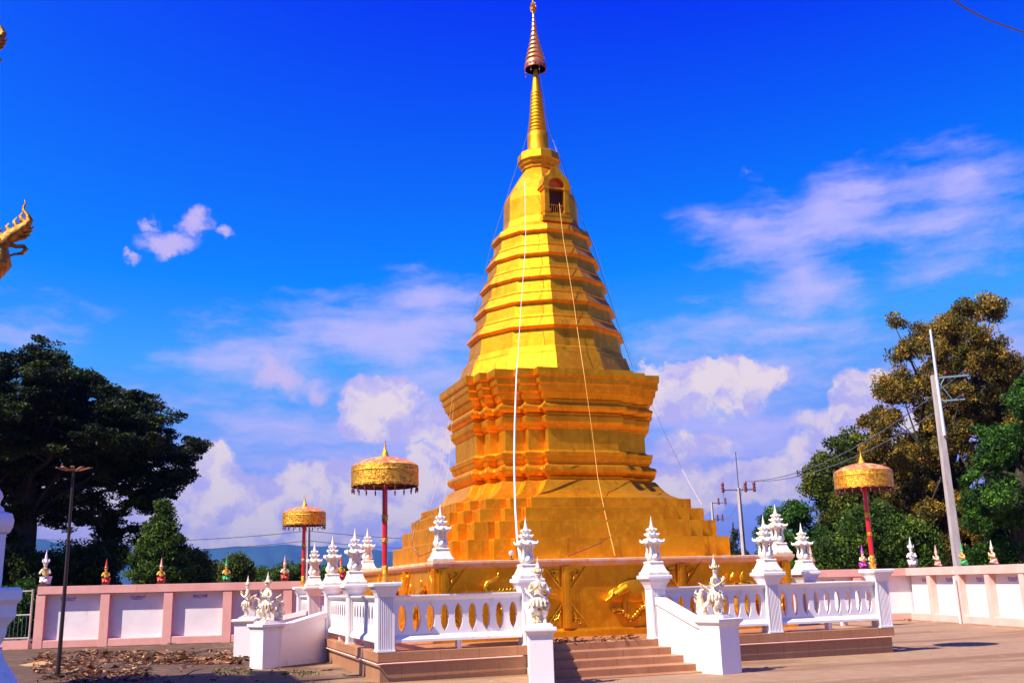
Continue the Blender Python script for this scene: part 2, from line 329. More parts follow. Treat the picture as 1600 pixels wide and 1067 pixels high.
def skin_body(name, chains, m, parent, sub=2, extra=None):
    """chains: list of [(x,y,z,r)...]; a chain starting with an int continues from that global vertex."""
    vs, es, rs = [], [], []
    for ch in chains:
        prev = None
        for k in ch:
            if isinstance(k, int): prev = k; continue
            vs.append(k[:3]); rs.append(k[3]); i = len(vs)-1
            if prev is not None: es.append((prev, i))
            prev = i
    me = bpy.data.meshes.new(name); me.from_pydata(vs, es, [])
    t = bpy.data.objects.new('t', me); C.objects.link(t)
    md = t.modifiers.new('s', 'SKIN'); md.use_smooth_shade = True
    for i, r in enumerate(rs):
        sv = me.skin_vertices[0].data[i]; sv.radius = (r, r); sv.use_root = (i == 0)
    t.modifiers.new('d', 'SUBSURF').levels = sub; t.modifiers['d'].render_levels = sub
    dg = bpy.context.evaluated_depsgraph_get(); out = bpy.data.meshes.new_from_object(t.evaluated_get(dg))
    bpy.data.objects.remove(t)
    if extra:
        mb = MB(); extra(mb); tmp = bpy.data.meshes.new('x'); tmp.from_pydata(mb.v, [], mb.f)
        bm = bmesh.new(); bm.from_mesh(out); bm.from_mesh(tmp); bmesh.ops.recalc_face_normals(bm, faces=bm.faces); bm.to_mesh(out); bm.free()
        out.polygons.foreach_set('use_smooth', [True]*len(out.polygons))
    out.name = name; out.materials.clear(); out.materials.append(m)
    o = bpy.data.objects.new(name, out); C.objects.link(o); o.parent = parent; return o

# ------------------------------------------------------------ ground and hills
me = bpy.data.meshes.new('ground')
me.from_pydata([(-3700, -3700, 0), (3700, -3700, 0), (3700, 3700, 0), (-3700, 3700, 0)], [], [(0, 1, 2, 3)]); me.materials.append(M['ground'])
g = bpy.data.objects.new('ground', me); C.objects.link(g); tag(g, kind='structure')

RP_ = [bearing(x, y) for x, y in ((-400, 850), (-100, 836), (60, 840), (120, 852), (200, 862), (300, 858), (370, 853), (450, 850), (520, 853), (600, 860), (700, 872), (900, 885), (1150, 868), (1300, 880), (1900, 870))]
RA = [p[0] for p in RP_]; RE = [p[1] for p in RP_]
def hills():
    vs, fs = [], []; na, nr = 260, 14
    for i in range(na+1):
        a = -26 + 88*i/na
        e = float(np.interp(a, RA, RE))
        e += .025*math.sin(a*2.3) + .02*math.sin(a*5.1+1) + .01*math.sin(a*13)
        for j in range(nr+1):
            t = j/nr; d = 2700 + 900*t
            z = 3600*math.tan(R(e))*(t**1.4) * (1 + .10*math.sin(a*1.7+t*6)*(1-t)) + (1-t)*t*40*math.sin(a*4+t*9)
            vs.append((CP.x+d*math.sin(R(a)), CP.y+d*math.cos(R(a)), z-1*(1-t)))
    for i in range(na):
        for j in range(nr): k = i*(nr+1)+j; fs.append((k, k+nr+1, k+nr+2, k+1))
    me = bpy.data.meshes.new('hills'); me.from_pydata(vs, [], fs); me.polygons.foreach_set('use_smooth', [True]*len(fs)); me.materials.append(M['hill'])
    o = bpy.data.objects.new('hills', me); C.objects.link(o); tag(o, kind='structure')
hills()

# ------------------------------------------------------------ stupa
CX = -.07
st = empty('golden_stupa', (CX, 0, .523))
tag(st, 'tall gold painted stupa with twelve sided tiers and copper tipped spire', 'stupa')
OFF = (0, 0, .523)
def plan(b, z, k=1.0):
    p0, p1, p2, p3, s = b, b+.43*k, b+.95*k, b+1.18*k, b+1.4*k
    q = [(-p0, -s), (-p1, -p3), (-p2, -p2), (-p3, -p1), (-s, -p0)]      # convex corners near-left
    pts = []
    for i in range(4, -1, -1):                                           # from left side to front
        pts.append(q[i])
        if i > 0: pts.append((q[i-1][0] if False else q[i][0], q[i-1][1]) if False else (q[i][0], q[i][1]))
    # staircase: convex corner i and i-1 joined through concave (q[i-1].x , q[i].y)
    out = []
    for i in range(4, 0, -1):
        out.append(q[i]); out.append((q[i-1][0], q[i][1]))
    out.append(q[0])
    full = []
    for rot in range(4):
        a = PI/2*rot; ca, sa = round(math.cos(a)), round(math.sin(a))
        full += [(x*ca-y*sa, x*sa+y*ca, z) for x, y in out]
    return full
def redent(name, prof, m=None):
    mb = MB(); mb.loft([plan(b, z) for z, b in prof]); return mb.build(name, m or M['gold'], st, OFF, .012)
# gold base wall
def base_wall():
    h = 4.25
    mb = MB(); mb.square([(h, .523), (h, 2.06)])
    o = mb.build('base_wall', M['gold'], st, OFF)
    MB().square([(h+.07, .523), (h+.07, .64), (h+.02, .70), (h+.02, .72)]).build('plinth', M['gold'], st, OFF, .01)
    MB().square([(h+.03, 2.0), (h+.10, 2.06), (h+.12, 2.10), (h+.12, 2.15), (h+.05, 2.155)]).build('coping', mat('weathered_gilt_coping', (.80, .36, .12), .55, 0, (.78, .5, .36), 5, var2=(.7, .12, .05), v2scale=9, thr2=(.62, .7)), st, OFF, .008)
    for f in range(4):
        a = PI/2*f; rot = Matrix.Rotation(a, 4, 'Z')
        if f == 2: continue
        for px in (-4.13, -1.40, 1.40, 4.13):
            mb = MB(); mb.box((px, -h-.03, 1.36), (.20, .07, 1.30)); mb.box((px, -h-.07, 1.36), (.09, .02, 1.28))
            mb.v = [tuple(rot @ Vector(v)) for v in mb.v]
            pl = mb.build('pilaster', M['gold'], st, OFF, .006)
            for sd in (-1, 1):
                if abs(px+sd*.5) > 4.3: continue
                for up in (-1, 1):
                    zc = 1.98 if up > 0 else .74
                    x0 = px+sd*.10
                    mb = MB()
                    mb.prism([(x0, zc-up*.62), (x0+sd*.07, zc-up*.62), (x0+sd*.62, zc-up*.05), (x0+sd*.62, zc), (x0+sd*.55, zc)] if False else [(x0, zc-up*.46), (x0, zc-up*.50), (x0+sd*.41, zc-up*.0), (x0+sd*.375, zc)], 'y', -h-.035, -h+.01)
                    for q in range(6):
                        u, w = random.random(), random.random()
                        if u+w > 1: u, w = 1-u, 1-w
                        mb.ball((x0+sd*(.05+.24*u), -h-.03, zc-up*(.06+.28*w)), .022+.016*random.random(), 8, 5, (1.3, .6, 1))
                    mb.tube([(x0+sd*.06, -h-.03, zc-up*.32), (x0+sd*.10, -h-.04, zc-up*.18), (x0+sd*.20, -h-.04, zc-up*.15), (x0+sd*.22, -h-.03, zc-up*.07), (x0+sd*.15, -h-.03, zc-up*.06)], [.012, .018, .02, .016, .01], 6)
                    mb.v = [tuple(rot @ Vector(v)) for v in mb.v]
                    br = mb.build('corner_bracket', M['gold_relief'] if random.random() < .35 else M['gold'], pl, (0, 0, 0)); br.data.transform(Matrix.Translation((0, 0, -.523)))
base_wall()
def reliefs():
    y = -4.25
    def place(mb, rot, name):
        r = Matrix.Rotation(rot, 4, 'Z'); mb.v = [tuple(r @ Vector(v)) for v in mb.v]; return mb.build(name, M['gold_relief'] if name != 'boar_relief' else M['gold'], st, OFF)
    def garland(mb, x0, x1, z, n, amp=.12):
        for i in range(n):
            t = i/(n-1); x = x0+(x1-x0)*t; zz = z + amp*math.sin(t*9)*.6 - .10*math.sin(t*PI)
            mb.ball((x, y-.08, zz), random.uniform(.030, .055), 8, 5, (1, .8, 1)); mb.ball((x+.05, y-.06, zz-.09), random.uniform(.02, .04), 8, 5)
    # boar in the middle bay, facing left
    x = ony(945, 934, -4.3).x - CX
    mb = MB()
    mb.ball((x+.80, y+.01, 1.45), .42, 20, 10, (1.15, .17, .66)); mb.ball((x+.36, y+.01, 1.35), .22, 16, 8, (1.2, .25, .8))
    mb.tube([(x, y-.06, 1.24), (x+.12, y-.06, 1.29), (x+.30, y-.04, 1.38), (x+.55, y-.02, 1.5)], [.035, .05, .08, .10], 10)
    mb.tube([(x+.95, y, 1.40), (x+.98, y-.05, 1.15), (x+.95, y-.05, .98)], [.08, .055, .04], 8); mb.tube([(x+.5, y, 1.35), (x+.46, y-.03, 1.1), (x+.44, y-.03, .98)], [.07, .05, .04], 8)
    place(mb, 0, 'boar_relief')
    mb = MB(); mb.tube([(x-.02, y-.12, 1.23), (x+.10, y-.13, 1.30), (x+.15, y-.12, 1.36), (x+.17, y-.1, 1.45)], [.03, .045, .035, .02], 8)
    mb.tube([(x+.12, y-.12, 1.32), (x+.17, y-.13, 1.27)], [.03, .02], 6); mb.ball((x+.24, y-.12, 1.37), .035, 8, 5, (.8, 1, 1.5)); mb.ball((x+.31, y-.11, 1.35), .035, 8, 5, (1.5, 1, .8))
    garland(mb, x+.18, x+1.0, 1.05, 15)
    place(mb, 0, 'flower_garland')
    # serpent like lizard in the left bay
    p = ony(758, 918, -4.3); x = p.x - CX; mb = MB()
    mb.tube([(x+.28, y-.08, p.z+.22), (x+.18, y-.1, p.z+.14), (x+.03, y-.1, p.z+.10), (x-.02, y-.1, p.z+.0), (x+.02, y-.1, p.z-.09), (x+.14, y-.1, p.z-.13), (x+.4, y-.1, p.z-.10), (x+.75, y-.09, p.z-.10), (x+1.2, y-.07, p.z-.12), (x+1.6, y-.05, p.z-.2)], [.035, .045, .05, .05, .055, .07, .06, .07, .06, .02], 10)
    mb.ball((x+.14, y-.1, p.z-.12), .085, 10, 6, (1.2, .7, 1)); mb.ball((x+.28, y-.1, p.z+.26), .03, 8, 5, (1, 1, 1.6))
    for i in range(14): mb.ball((x+.3+i*.08, y-.13, p.z-.05), .025, 6, 4, (1, 1, 1.4))
    for k in (.35, 1.1): mb.tube([(x+k, y-.05, p.z-.12), (x+k+.1, y-.1, p.z-.32), (x+k-.02, y-.1, p.z-.45)], [.05, .04, .03], 8)
    place(mb, 0, 'serpent_relief')
    # horned animal with raised tail in the right bay
    p = ony(1139, 899, -4.3); x = p.x - CX; mb = MB()
    mb.ball((x+.5, y+.02, p.z-.36), .42, 16, 8, (1.2, .3, .6)); mb.tube([(x+.1, y-.05, p.z-.45), (x+.22, y-.04, p.z-.25), (x+.35, y, p.z-.3)], [.08, .11, .2], 10)
    for dx in (0, .24): mb.tube([(x+dx+(.05 if dx else .0), y-.08, p.z-.12), (x+dx+.04, y-.1, p.z-.04), (x+dx+.09, y-.1, p.z+.08)], [.02, .055, .012], 8)
    for k in (.2, .45, .8): mb.tube([(x+k, y, p.z-.5), (x+k-.05, y-.07, p.z-.75), (x+k+.08, y-.07, p.z-.95)], [.12, .07, .05], 8)
    place(mb, 0, 'deer_relief')
    for k in range(3):                                                     # left side of the base
        mb = MB(); x = -2.8+2.8*k
        mb.ball((x, y, 1.35), .4, 16, 8, (1.2, .3, .6)); mb.tube([(x+.35, y-.02, 1.4), (x+.5, y-.08, 1.6), (x+.62, y-.1, 1.55)], [.14, .09, .05], 8)
        mb.ball((x+.5, y-.1, 1.72), .05, 8, 5, (.8, .8, 1.8)); mb.ball((x-.5, y-.1, 1.62), .05, 8, 5, (.8, .8, 2.2))
        for q in (-.3, .3): mb.tube([(x+q, y, 1.3), (x+q, y-.06, 1.1), (x+q+.05, y-.06, .95)], [.12, .07, .05], 8)
        place(mb, -PI/2, 'animal_relief')
reliefs()
for z0, z1, b in ((2.155, 2.635, 2.35), (2.64, 3.035, 2.14), (3.04, 3.34, 1.935), (3.345, 3.585, 1.72)):
    redent('redented_step', [(z0, b), (z1-.015, b), (z1, b-.01)])
redent('lotus_slope', [(3.587, 1.60), (3.62, 1.50), (3.70, 1.36), (3.80, 1.26), (3.90, 1.19), (4.0, 1.13), (4.06, 1.08), (4.07, 1.0)])
redent('waist_body', [(4.072, .97), (4.15, .99), (4.17, 1.05), (4.23, 1.11), (4.32, 1.14), (4.39, 1.11), (4.42, 1.03), (4.46, .99), (4.50, .99), (4.51, 1.02), (4.63, 1.04), (4.64, 1.07), (4.74, 1.08), (4.76, .98), (4.80, .945),
    (5.33, .945), (5.36, .99), (5.40, 1.0), (5.48, 1.05), (5.62, 1.06), (5.64, .99), (5.70, .99), (5.73, 1.07), (5.80, 1.13), (5.87, 1.13), (5.92, 1.05), (5.95, 1.02), (6.01, 1.02), (6.05, 1.07), (6.2, 1.12), (6.22, 1.16), (6.38, 1.19), (6.40, 1.22), (6.56, 1.235), (6.58, 1.285), (6.765, 1.29)])
def gon(R_, z, n=12): return [(R_*math.cos(R(15+360/n*i)), R_*math.sin(R(15+360/n*i)), z) for i in range(n)]
def ngon(name, prof, parent=st, off=OFF, bevel=.01, m=None):
    mb = MB(); mb.loft([gon(r, z) for z, r in prof]); return mb.build(name, m or M['gold'], parent, off, bevel)
bumps = [(6.77, 2.47), (8.027, 2.175), (8.744, 1.975), (9.458, 1.79), (10.152, 1.612), (10.867, 1.43)]
for i in range(5):
    z0, r0 = bumps[i]; z1, r1 = bumps[i+1]; h = z1-z0; ra = r1-.075
    ngon('tower_tier', [(z0, r0), (z0+h*.36, ra+.10), (z0+h*.37, ra+.115), (z0+h*.42, ra+.11), (z0+h*.43, ra+.075), (z0+h*.48, ra+.065), (z0+h*.49, ra+.03), (z1-.05, ra-.015), (z1-.045, ra), (z1-.004, r1-.012)] if i else
         [(z0, r0), (z0+.50, ra+.20), (z0+.56, ra+.19), (z0+.57, ra+.12), (z0+.70, ra+.08), (z0+.72, ra+.03), (z1-.055, ra-.03), (z1-.045, ra-.01), (z1-.004, r1-.012)])
bell = ngon('bell', [(10.867, 1.43), (11.03, 1.375), (11.04, 1.30), (11.13, 1.24), (11.18, 1.16), (11.26, 1.11), (11.4, 1.07), (11.69, 1.055), (12.0, 1.045), (12.16, 1.02), (12.28, .95), (12.36, .90), (12.62, .75), (12.86, .60), (13.06, .46)])
ngon('collar', [(13.06, .46), (13.10, .50), (13.2, .51), (13.22, .56), (13.30, .58), (13.33, .625), (13.55, .60), (13.60, .56)], bevel=.006)
prof = [(.335, 13.6), (.335, 13.68), (.315, 13.75), (.305, 14.1), (.30, 14.26), (.27, 14.29)]
z = 14.30; r0 = .268
for k in range(12):
    t0, t1 = k/12, (k+1)/12; a = .268+(.155-.268)*t0; zz = 14.30+1.32*t0; dz = 1.32/12
    prof += [(a*.86, zz), (a, zz+dz*.25), (a, zz+dz*.6), (a*.84, zz+dz*.97)]
prof += [(.14, 15.63), (.128, 15.66), (.125, 15.75), (.10, 15.95), (.07, 16.2), (.05, 16.45), (.035, 16.6), (.03, 18.2)]
MB().lathe(prof, 28).build('spire', M['gold'], st, OFF)
ct = MB()
lv = [(16.42, .315), (16.62, .29), (16.78, .25), (16.93, .215), (17.08, .18), (17.23, .145), (17.38, .118), (17.54, .095), (17.70, .075), (17.86, .058), (18.0, .045), (18.12, .034)]
for i in range(len(lv)-1):
    za, ra = lv[i]; zb, rb = lv[i+1]; ct.lathe([(ra*.8, za+.02), (ra, za), (ra*1.0, za+(zb-za)*.35), (rb*.95, zb-(zb-za)*.12), (rb*.80, zb+.03)], 24)
canopy = ct.build('tiered_parasol', M['copper'], st, OFF)
fr = MB()
for i in range(16):
    a = 2*PI*i/16; x, y = .315*math.cos(a), .315*math.sin(a)
    fr.tube([(x, y, 16.42), (x, y, 16.33)], [.022, .012], 6)
    if i % 2 == 0: fr.tube([(x, y, 16.34), (x, y, 16.18)], .004, 4); fr.ball((x, y, 16.17), .02, 6, 4, (1, 1, 1.5))
fr.lathe([(.32, 16.33), (.325, 16.45), (.30, 16.45), (.30, 16.33)], 24)
o = fr.build('bell_fringe', mat('dark_copper', (.42, .10, .06), .35, .6), canopy, (0, 0, 0)); o.data.transform(Matrix.Translation((0, 0, -.523)))
lf = MB(); lf.lathe([(.012, 18.1), (.02, 18.16), (.012, 18.2), (.012, 18.7), (.004, 18.95)], 8)
for k in range(4):
    a = PI*k/4
    out = [(0, 18.18), (.05, 18.2), (.035, 18.25), (.095, 18.28), (.07, 18.34), (.105, 18.4), (.06, 18.46), (.07, 18.52), (.03, 18.55), (.02, 18.62), (0, 18.66)]
    pts = out + [(-x, z) for x, z in out[::-1]][1:-1]
    mb = MB(); mb.prism(pts, 'y', -.008, .008); rt = Matrix.Rotation(a, 4, 'Z'); mb.v = [tuple(rt @ Vector(v)) for v in mb.v]; lf.add(mb.v, mb.f)
lf.build('leaf_finial', M['gold_light'], st, OFF)
def niche():
    y0 = -1.0
    n = MB()
    n.box((0, y0-.07, 11.22), (.86, .36, .14)); n.box((0, y0-.09, 11.34), (.76, .34, .10))
    for s in (-1, 1):
        n.box((s*.29, y0-.11, 11.72), (.14, .28, .70)); n.box((s*.30, y0-.12, 12.10), (.20, .32, .07)); n.box((s*.29, y0-.12, 11.45), (.18, .31, .08))
    # pediment with pointed arch
    out = []
    for i in range(17):
        t = i/16; a = PI*(1-t); k = 1+.05*math.cos(a*10)
        out.append((.42*k*math.cos(a), 12.14 + .42*k*math.sin(a)**.9 + .20*max(0, 1-abs(t-.5)*5)))
    inn = [(.24*math.cos(PI*i/12), 12.14+.26*math.sin(PI*i/12)) for i in range(13)]
    n.prism(out + [(.42, 12.12)] + [(.24, 12.12)] + inn + [(-.24, 12.12), (-.42, 12.12)], 'y', y0-.26, y0+.1)
    o = n.build('niche', M['gold'], st, OFF, .006)
    r = MB(); r.box((0, y0-.02, 11.72), (.46, .10, .70)); q = r.build('niche_shade_slab', M['niche_shade'], o); q.data.transform(Matrix.Translation((0, 0, -.523)))  # solid dark slab instead of a hollow, its shade is only colour
    l = MB(); l.prism([(.24*math.cos(PI*i/12), 12.14+.26*math.sin(PI*i/12)) for i in range(13)], 'y', y0-.06, y0+.05); q = l.build('arch_panel', mat('orange_panel', (.75, .16, .02), .5), o); q.data.transform(Matrix.Translation((0, 0, -.523)))
    b = MB()
    for i in range(7): b.tube([(-.18+.06*i, y0-.12, 11.39), (-.18+.06*i, y0-.12, 11.66)], .010, 6)
    b.box((0, y0-.12, 11.66), (.42, .02, .02)); q = b.build('railing', M['gold_light'], o); q.data.transform(Matrix.Translation((0, 0, -.523)))
    MB().box((0, y0-.10, 12.115), (.50, .24, .05)).build('lintel', M['gold'], st, OFF, .004)
niche()

# ------------------------------------------------------------ granite terrace with front and side steps
PX0, PX1, PY0, PY1, HP = -5.96, 5.34, -6.255, 5.75, .523
def terrace():
    t = empty('granite_terrace', (-.31, -.25, 0)); tag(t, 'low pink granite terrace that carries the gold stupa and white balustrade', 'terrace')
    of = (-.31, -.25, 0); cx, cy, w, d = -.31, -.2525, PX1-PX0, PY1-PY0
    MB().box((cx, cy, .17), (w-.10, d-.10, .34)).build('plinth_wall', M['granite'], t, of)
    MB().box((cx, cy, .435), (w, d, .176)).build('paved_top', M['step'], t, of, .012)
    c = MB(); z = .325
    c.tube([(PX0-.005, PY1, z), (PX0-.02, PY0+.1, z), (PX0-.01, PY0-.01, z-.01), (PX0+.1, PY0-.02, z), (-3.2, PY0-.015, z+.01)], .014, 8)
    c.tube([(.1, PY0-.01, z), (PX1-.1, PY0-.01, z+.005)], .014, 8)
    c.build('cable_duct', M['pinkpale'], t, of)
    n = 4; rise = .523/4
    # front flight : widens towards the bottom
    for k in range(3):
        zt = .523-rise*(k+1); yf = PY0-.42*(k+1)-.05; yb = PY0+.02; e = .05*(k+1)
        xl, xr = -3.0-.22*(k+1)+.1, -.26+.06*(k+1)
        MB().prism([(xl, yf), (xr, yf), (-.30, yb), (-2.95, yb)], 'z', 0.002*k, zt).build('front_step', M['step'], t, of, .01)
    k = 3; yf = PY0-.42*4-.05
    MB().prism([(-3.55, yf+.05), (-.18, yf+.05), (-.30, PY0+.02), (-2.95, PY0+.02)], 'z', .001, .012).build('front_step', M['step'], t, of)
    for k in range(3):
        zt = .523-rise*(k+1); xf = PX0-.40*(k+1)
        MB().prism([(xf, .28-.2*k), (PX0+.02, .3), (PX0+.02, 3.1), (xf, 3.1+.2*k)], 'z', .002*k, zt).build('side_step', M['step'], t, of, .01)
    return t
terrace()

# ------------------------------------------------------------ balustrade
HC = 1.75
def make_post():
    t = empty('balustrade_pillar')
    w = .155; mb = MB()
    def ring(h, z):
        pts = []; n = 7
        for side in range(4):
            a = PI/2*side
            row = [(-h, -h)]
            for i in range(n):
                x0 = -h*.78 + 2*h*.78*i/n; wd = 2*h*.78/n
                row += [(x0, -h), (x0+wd*.2, -h+.016), (x0+wd*.75, -h+.016), (x0+wd*.95, -h)]
            for x, y in row: pts.append((x*math.cos(a)-y*math.sin(a), x*math.sin(a)+y*math.cos(a), z))
        return pts
    mb.loft([ring(w, 0), ring(w, .97)]); s = mb.build('shaft', M['white'], t)
    MB().square([(w+.012, 0), (w+.012, .03), (w+.002, .032)]).build('foot', M['white'], t)
    MB().square([(w+.004, .965), (w+.01, .985), (w+.03, 1.04), (w+.065, 1.10), (w+.08, 1.145), (w+.105, 1.147), (w+.115, 1.165), (w+.115, 1.21), (w+.10, 1.227)]).build('cap', M['white'], t, (0, 0, 0), .006)
    return t
HO = [(0, .25), (.05, .19), (.072, .11), (.074, .025), (.086, 0), (.074, -.025), (.072, -.11), (.05, -.18), (0, -.26)]
HOLE = HO + [(-x, z) for x, z in HO[-2:0:-1]]
def make_panel(L, n=9, name='stone_balustrade'):
    t = empty(name)                                     # centred, along x, base z=0 on terrace
    holes = []
    for i in range(n):
        cx = (i-(n-1)/2)*.266*(L/2.45); holes.append([(cx+x, .575+z) for x, z in HOLE])
    outer = [(-L/2, .17), (L/2, .17), (L/2, .93), (-L/2, .93)]
    X = Matrix(((1, 0, 0, 0), (0, 0, -1, 0), (0, 1, 0, 0), (0, 0, 0, 1)))
    curve_panel('baluster_slab', outer, holes, .09, M['white'], t, X)
    mb = MB(); mb.prism([(-.045, .88), (-.10, .93), (-.12, .96), (-.12, .985), (.12, .985), (.12, .96), (.10, .93), (.045, .88)], 'x', -L/2, L/2); mb.build('top_rail', M['white'], t, (0, 0, 0), .004)
    mb = MB(); mb.prism([(-.12, .15), (-.12, .20), (-.06, .27), (.06, .27), (.12, .20), (.12, .15)], 'x', -L/2+.02, L/2-.02); mb.build('bottom_rail', M['white'], t, (0, 0, 0), .004)
    mb = MB()
    for x in ((0,) if n else (0,)): mb.box((x, 0, .075), (.09, .14, .15))
    mb.build('support_block', M['white'], t)
    return t
post0 = make_post()
post0.location = (-5.80, -6.09, HP)
tag(post0, 'fluted white post at the near left terrace corner, under the largest parasol', 'post', 'fluted white balustrade posts')
FX = [-3.0, -.26, 2.40, 5.17]
labels = ['fluted white post left of the front steps, carrying a pinnacle behind the near statue', 'fluted white post right of the front steps, carrying a pinnacle',
          'fluted white post between the two right hand front panels, carrying a pinnacle', 'fluted white post at the right end of the front balustrade, under the right parasol']
PY = -6.09
for x, l in zip(FX, labels):
    tag(dup(post0, (x, PY, HP)), l)
LX = -5.80; LY = [-2.95, .12, 3.24, 5.55]
labels = ['fluted white post in the left balustrade, first behind the near left corner post', 'fluted white post on the near side of the left steps', 'fluted white post on the far side of the left steps', 'fluted white post at the far left corner of the terrace, under the smallest parasol']
for y, l in zip(LY, labels): tag(dup(post0, (LX, y, HP)), l)
tag(dup(post0, (5.17, -3.45, HP)), 'fluted white post on the right side of the terrace, carrying the rearmost right pinnacle')
p0 = make_panel(2.49); p0.location = (-4.40, PY, HP)
tag(p0, 'white balustrade panel with pointed oval holes, left of the front steps', 'balustrade panel', 'pierced white balustrade panels')
tag(dup(p0, (1.07, PY, HP)), 'white balustrade panel with pointed oval holes, right of the front steps behind a bird statue').scale = (2.35/2.49, 1, 1)
tag(dup(p0, (3.785, PY, HP)), 'white balustrade panel with pointed oval holes, ending at the right corner post').scale = (2.46/2.49, 1, 1)
for ya, yb, l in ((-6.09, -2.95, 'white pierced balustrade panel on the left side, next to the near left corner post'), (-2.95, .12, 'white pierced balustrade panel on the left side, ending at the left steps'), (3.24, 5.55, 'white pierced balustrade panel on the left side, beyond the left steps')):
    q = tag(dup(p0, (LX, (ya+yb)/2, HP), PI/2), l); q.scale = ((yb-ya-.30)/2.49, 1, 1)
q = tag(dup(p0, (5.17, -4.77, HP), PI/2), 'white pierced balustrade panel on the right side of the terrace, seen end on'); q.scale = (2.33/2.49, 1, 1)
q = tag(dup(p0, (-4.3, 5.55, HP), 0), 'white pierced balustrade panel on the rear side of the terrace, beside the smallest parasol'); q.scale = (2.66/2.49, 1, 1)

# stair walls with pedestals
def stair_wall(name, label, a, ped, rot, top0, top1, side, ph=.25):
    """parapet from post at a to pedestal centre ped, pedestal turned by rot"""
    t = empty(name, (ped[0], ped[1], 0)); tag(t, label, 'stair wall', 'white stair walls with pedestals'); of = (ped[0], ped[1], 0)
    A = Vector((a[0], a[1], 0)); P = Vector((ped[0], ped[1], 0)); d = (P-A).normalized(); nrm = Vector((-d.y, d.x, 0)); L = (P-A).length
    def wall(w, zs, nm, bev=.004):
        mb = MB(); vs = []
        for s_, z0, z1 in zs:
            for sg in (-1, 1):
                p = A + d*s_ + nrm*sg*w; vs += [(p.x, p.y, z0), (p.x, p.y, z1)]
        fs = []
        for k in range(len(zs)-1):
            o = k*4; n = o+4
            fs += [(o, n, n+1, o+1), (o+2, o+3, n+3, n+2), (o+1, n+1, n+3, o+3), (o, o+2, n+2, n)]
        e = (len(zs)-1)*4; fs += [(0, 1, 3, 2), (e, e+2, e+3, e+1)]
        mb.add(vs, fs); return mb.build(nm, M['white'], t, of, bev)
    wall(.095, [(0, 0, top0-.12), (L*.72, 0, top1-.12), (L-.15, 0, top1-.12)], 'parapet')
    wall(.125, [(0, top0-.13, top0), (L*.74, top1-.12, top1-.0), (L-.2, top1-.12, top1-.02)], 'coping')
    wall(.105, [(.02, 0, .12), (L*.7, 0, .12)], 'skirting')
    MB().square([(ph, 0), (ph, .80)], (ped[0], ped[1], 0), rot).build('pedestal', M['white'], t, of, .006)
    MB().square([(ph+a_, z_) for a_, z_ in ((.003, .79), (.012, .83), (.045, .875), (.06, .885), (.065, .90), (.065, .94), (.055, .95))], (ped[0], ped[1], 0), rot).build('pedestal_cap', M['white'], t, of, .004)
    return t
NP = (-3.71, -8.62); RP = (-.10, -8.22); LN = (-7.43, -1.05); LF = (-7.50, 3.75)
stair_wall('stair_wall', 'white stair wall and square pedestal nearest the camera, left of the front steps', (-3.0, -6.26), NP, R(-17), 1.32, .90, -1, .2)
stair_wall('stair_wall', 'white sloping stair wall ending in a pedestal, right of the front steps', (-.25, -6.26), RP, R(16), 1.32, .88, 1)
stair_wall('stair_wall', 'white sloping stair wall with near pedestal on the left side steps', (-5.97, .10), LN, R(28), 1.14, .90, 1)
stair_wall('stair_wall', 'white stair wall with far pedestal, half hidden on the left side steps', (-5.97, 3.26), LF, R(-22), 1.14, .90, 1)

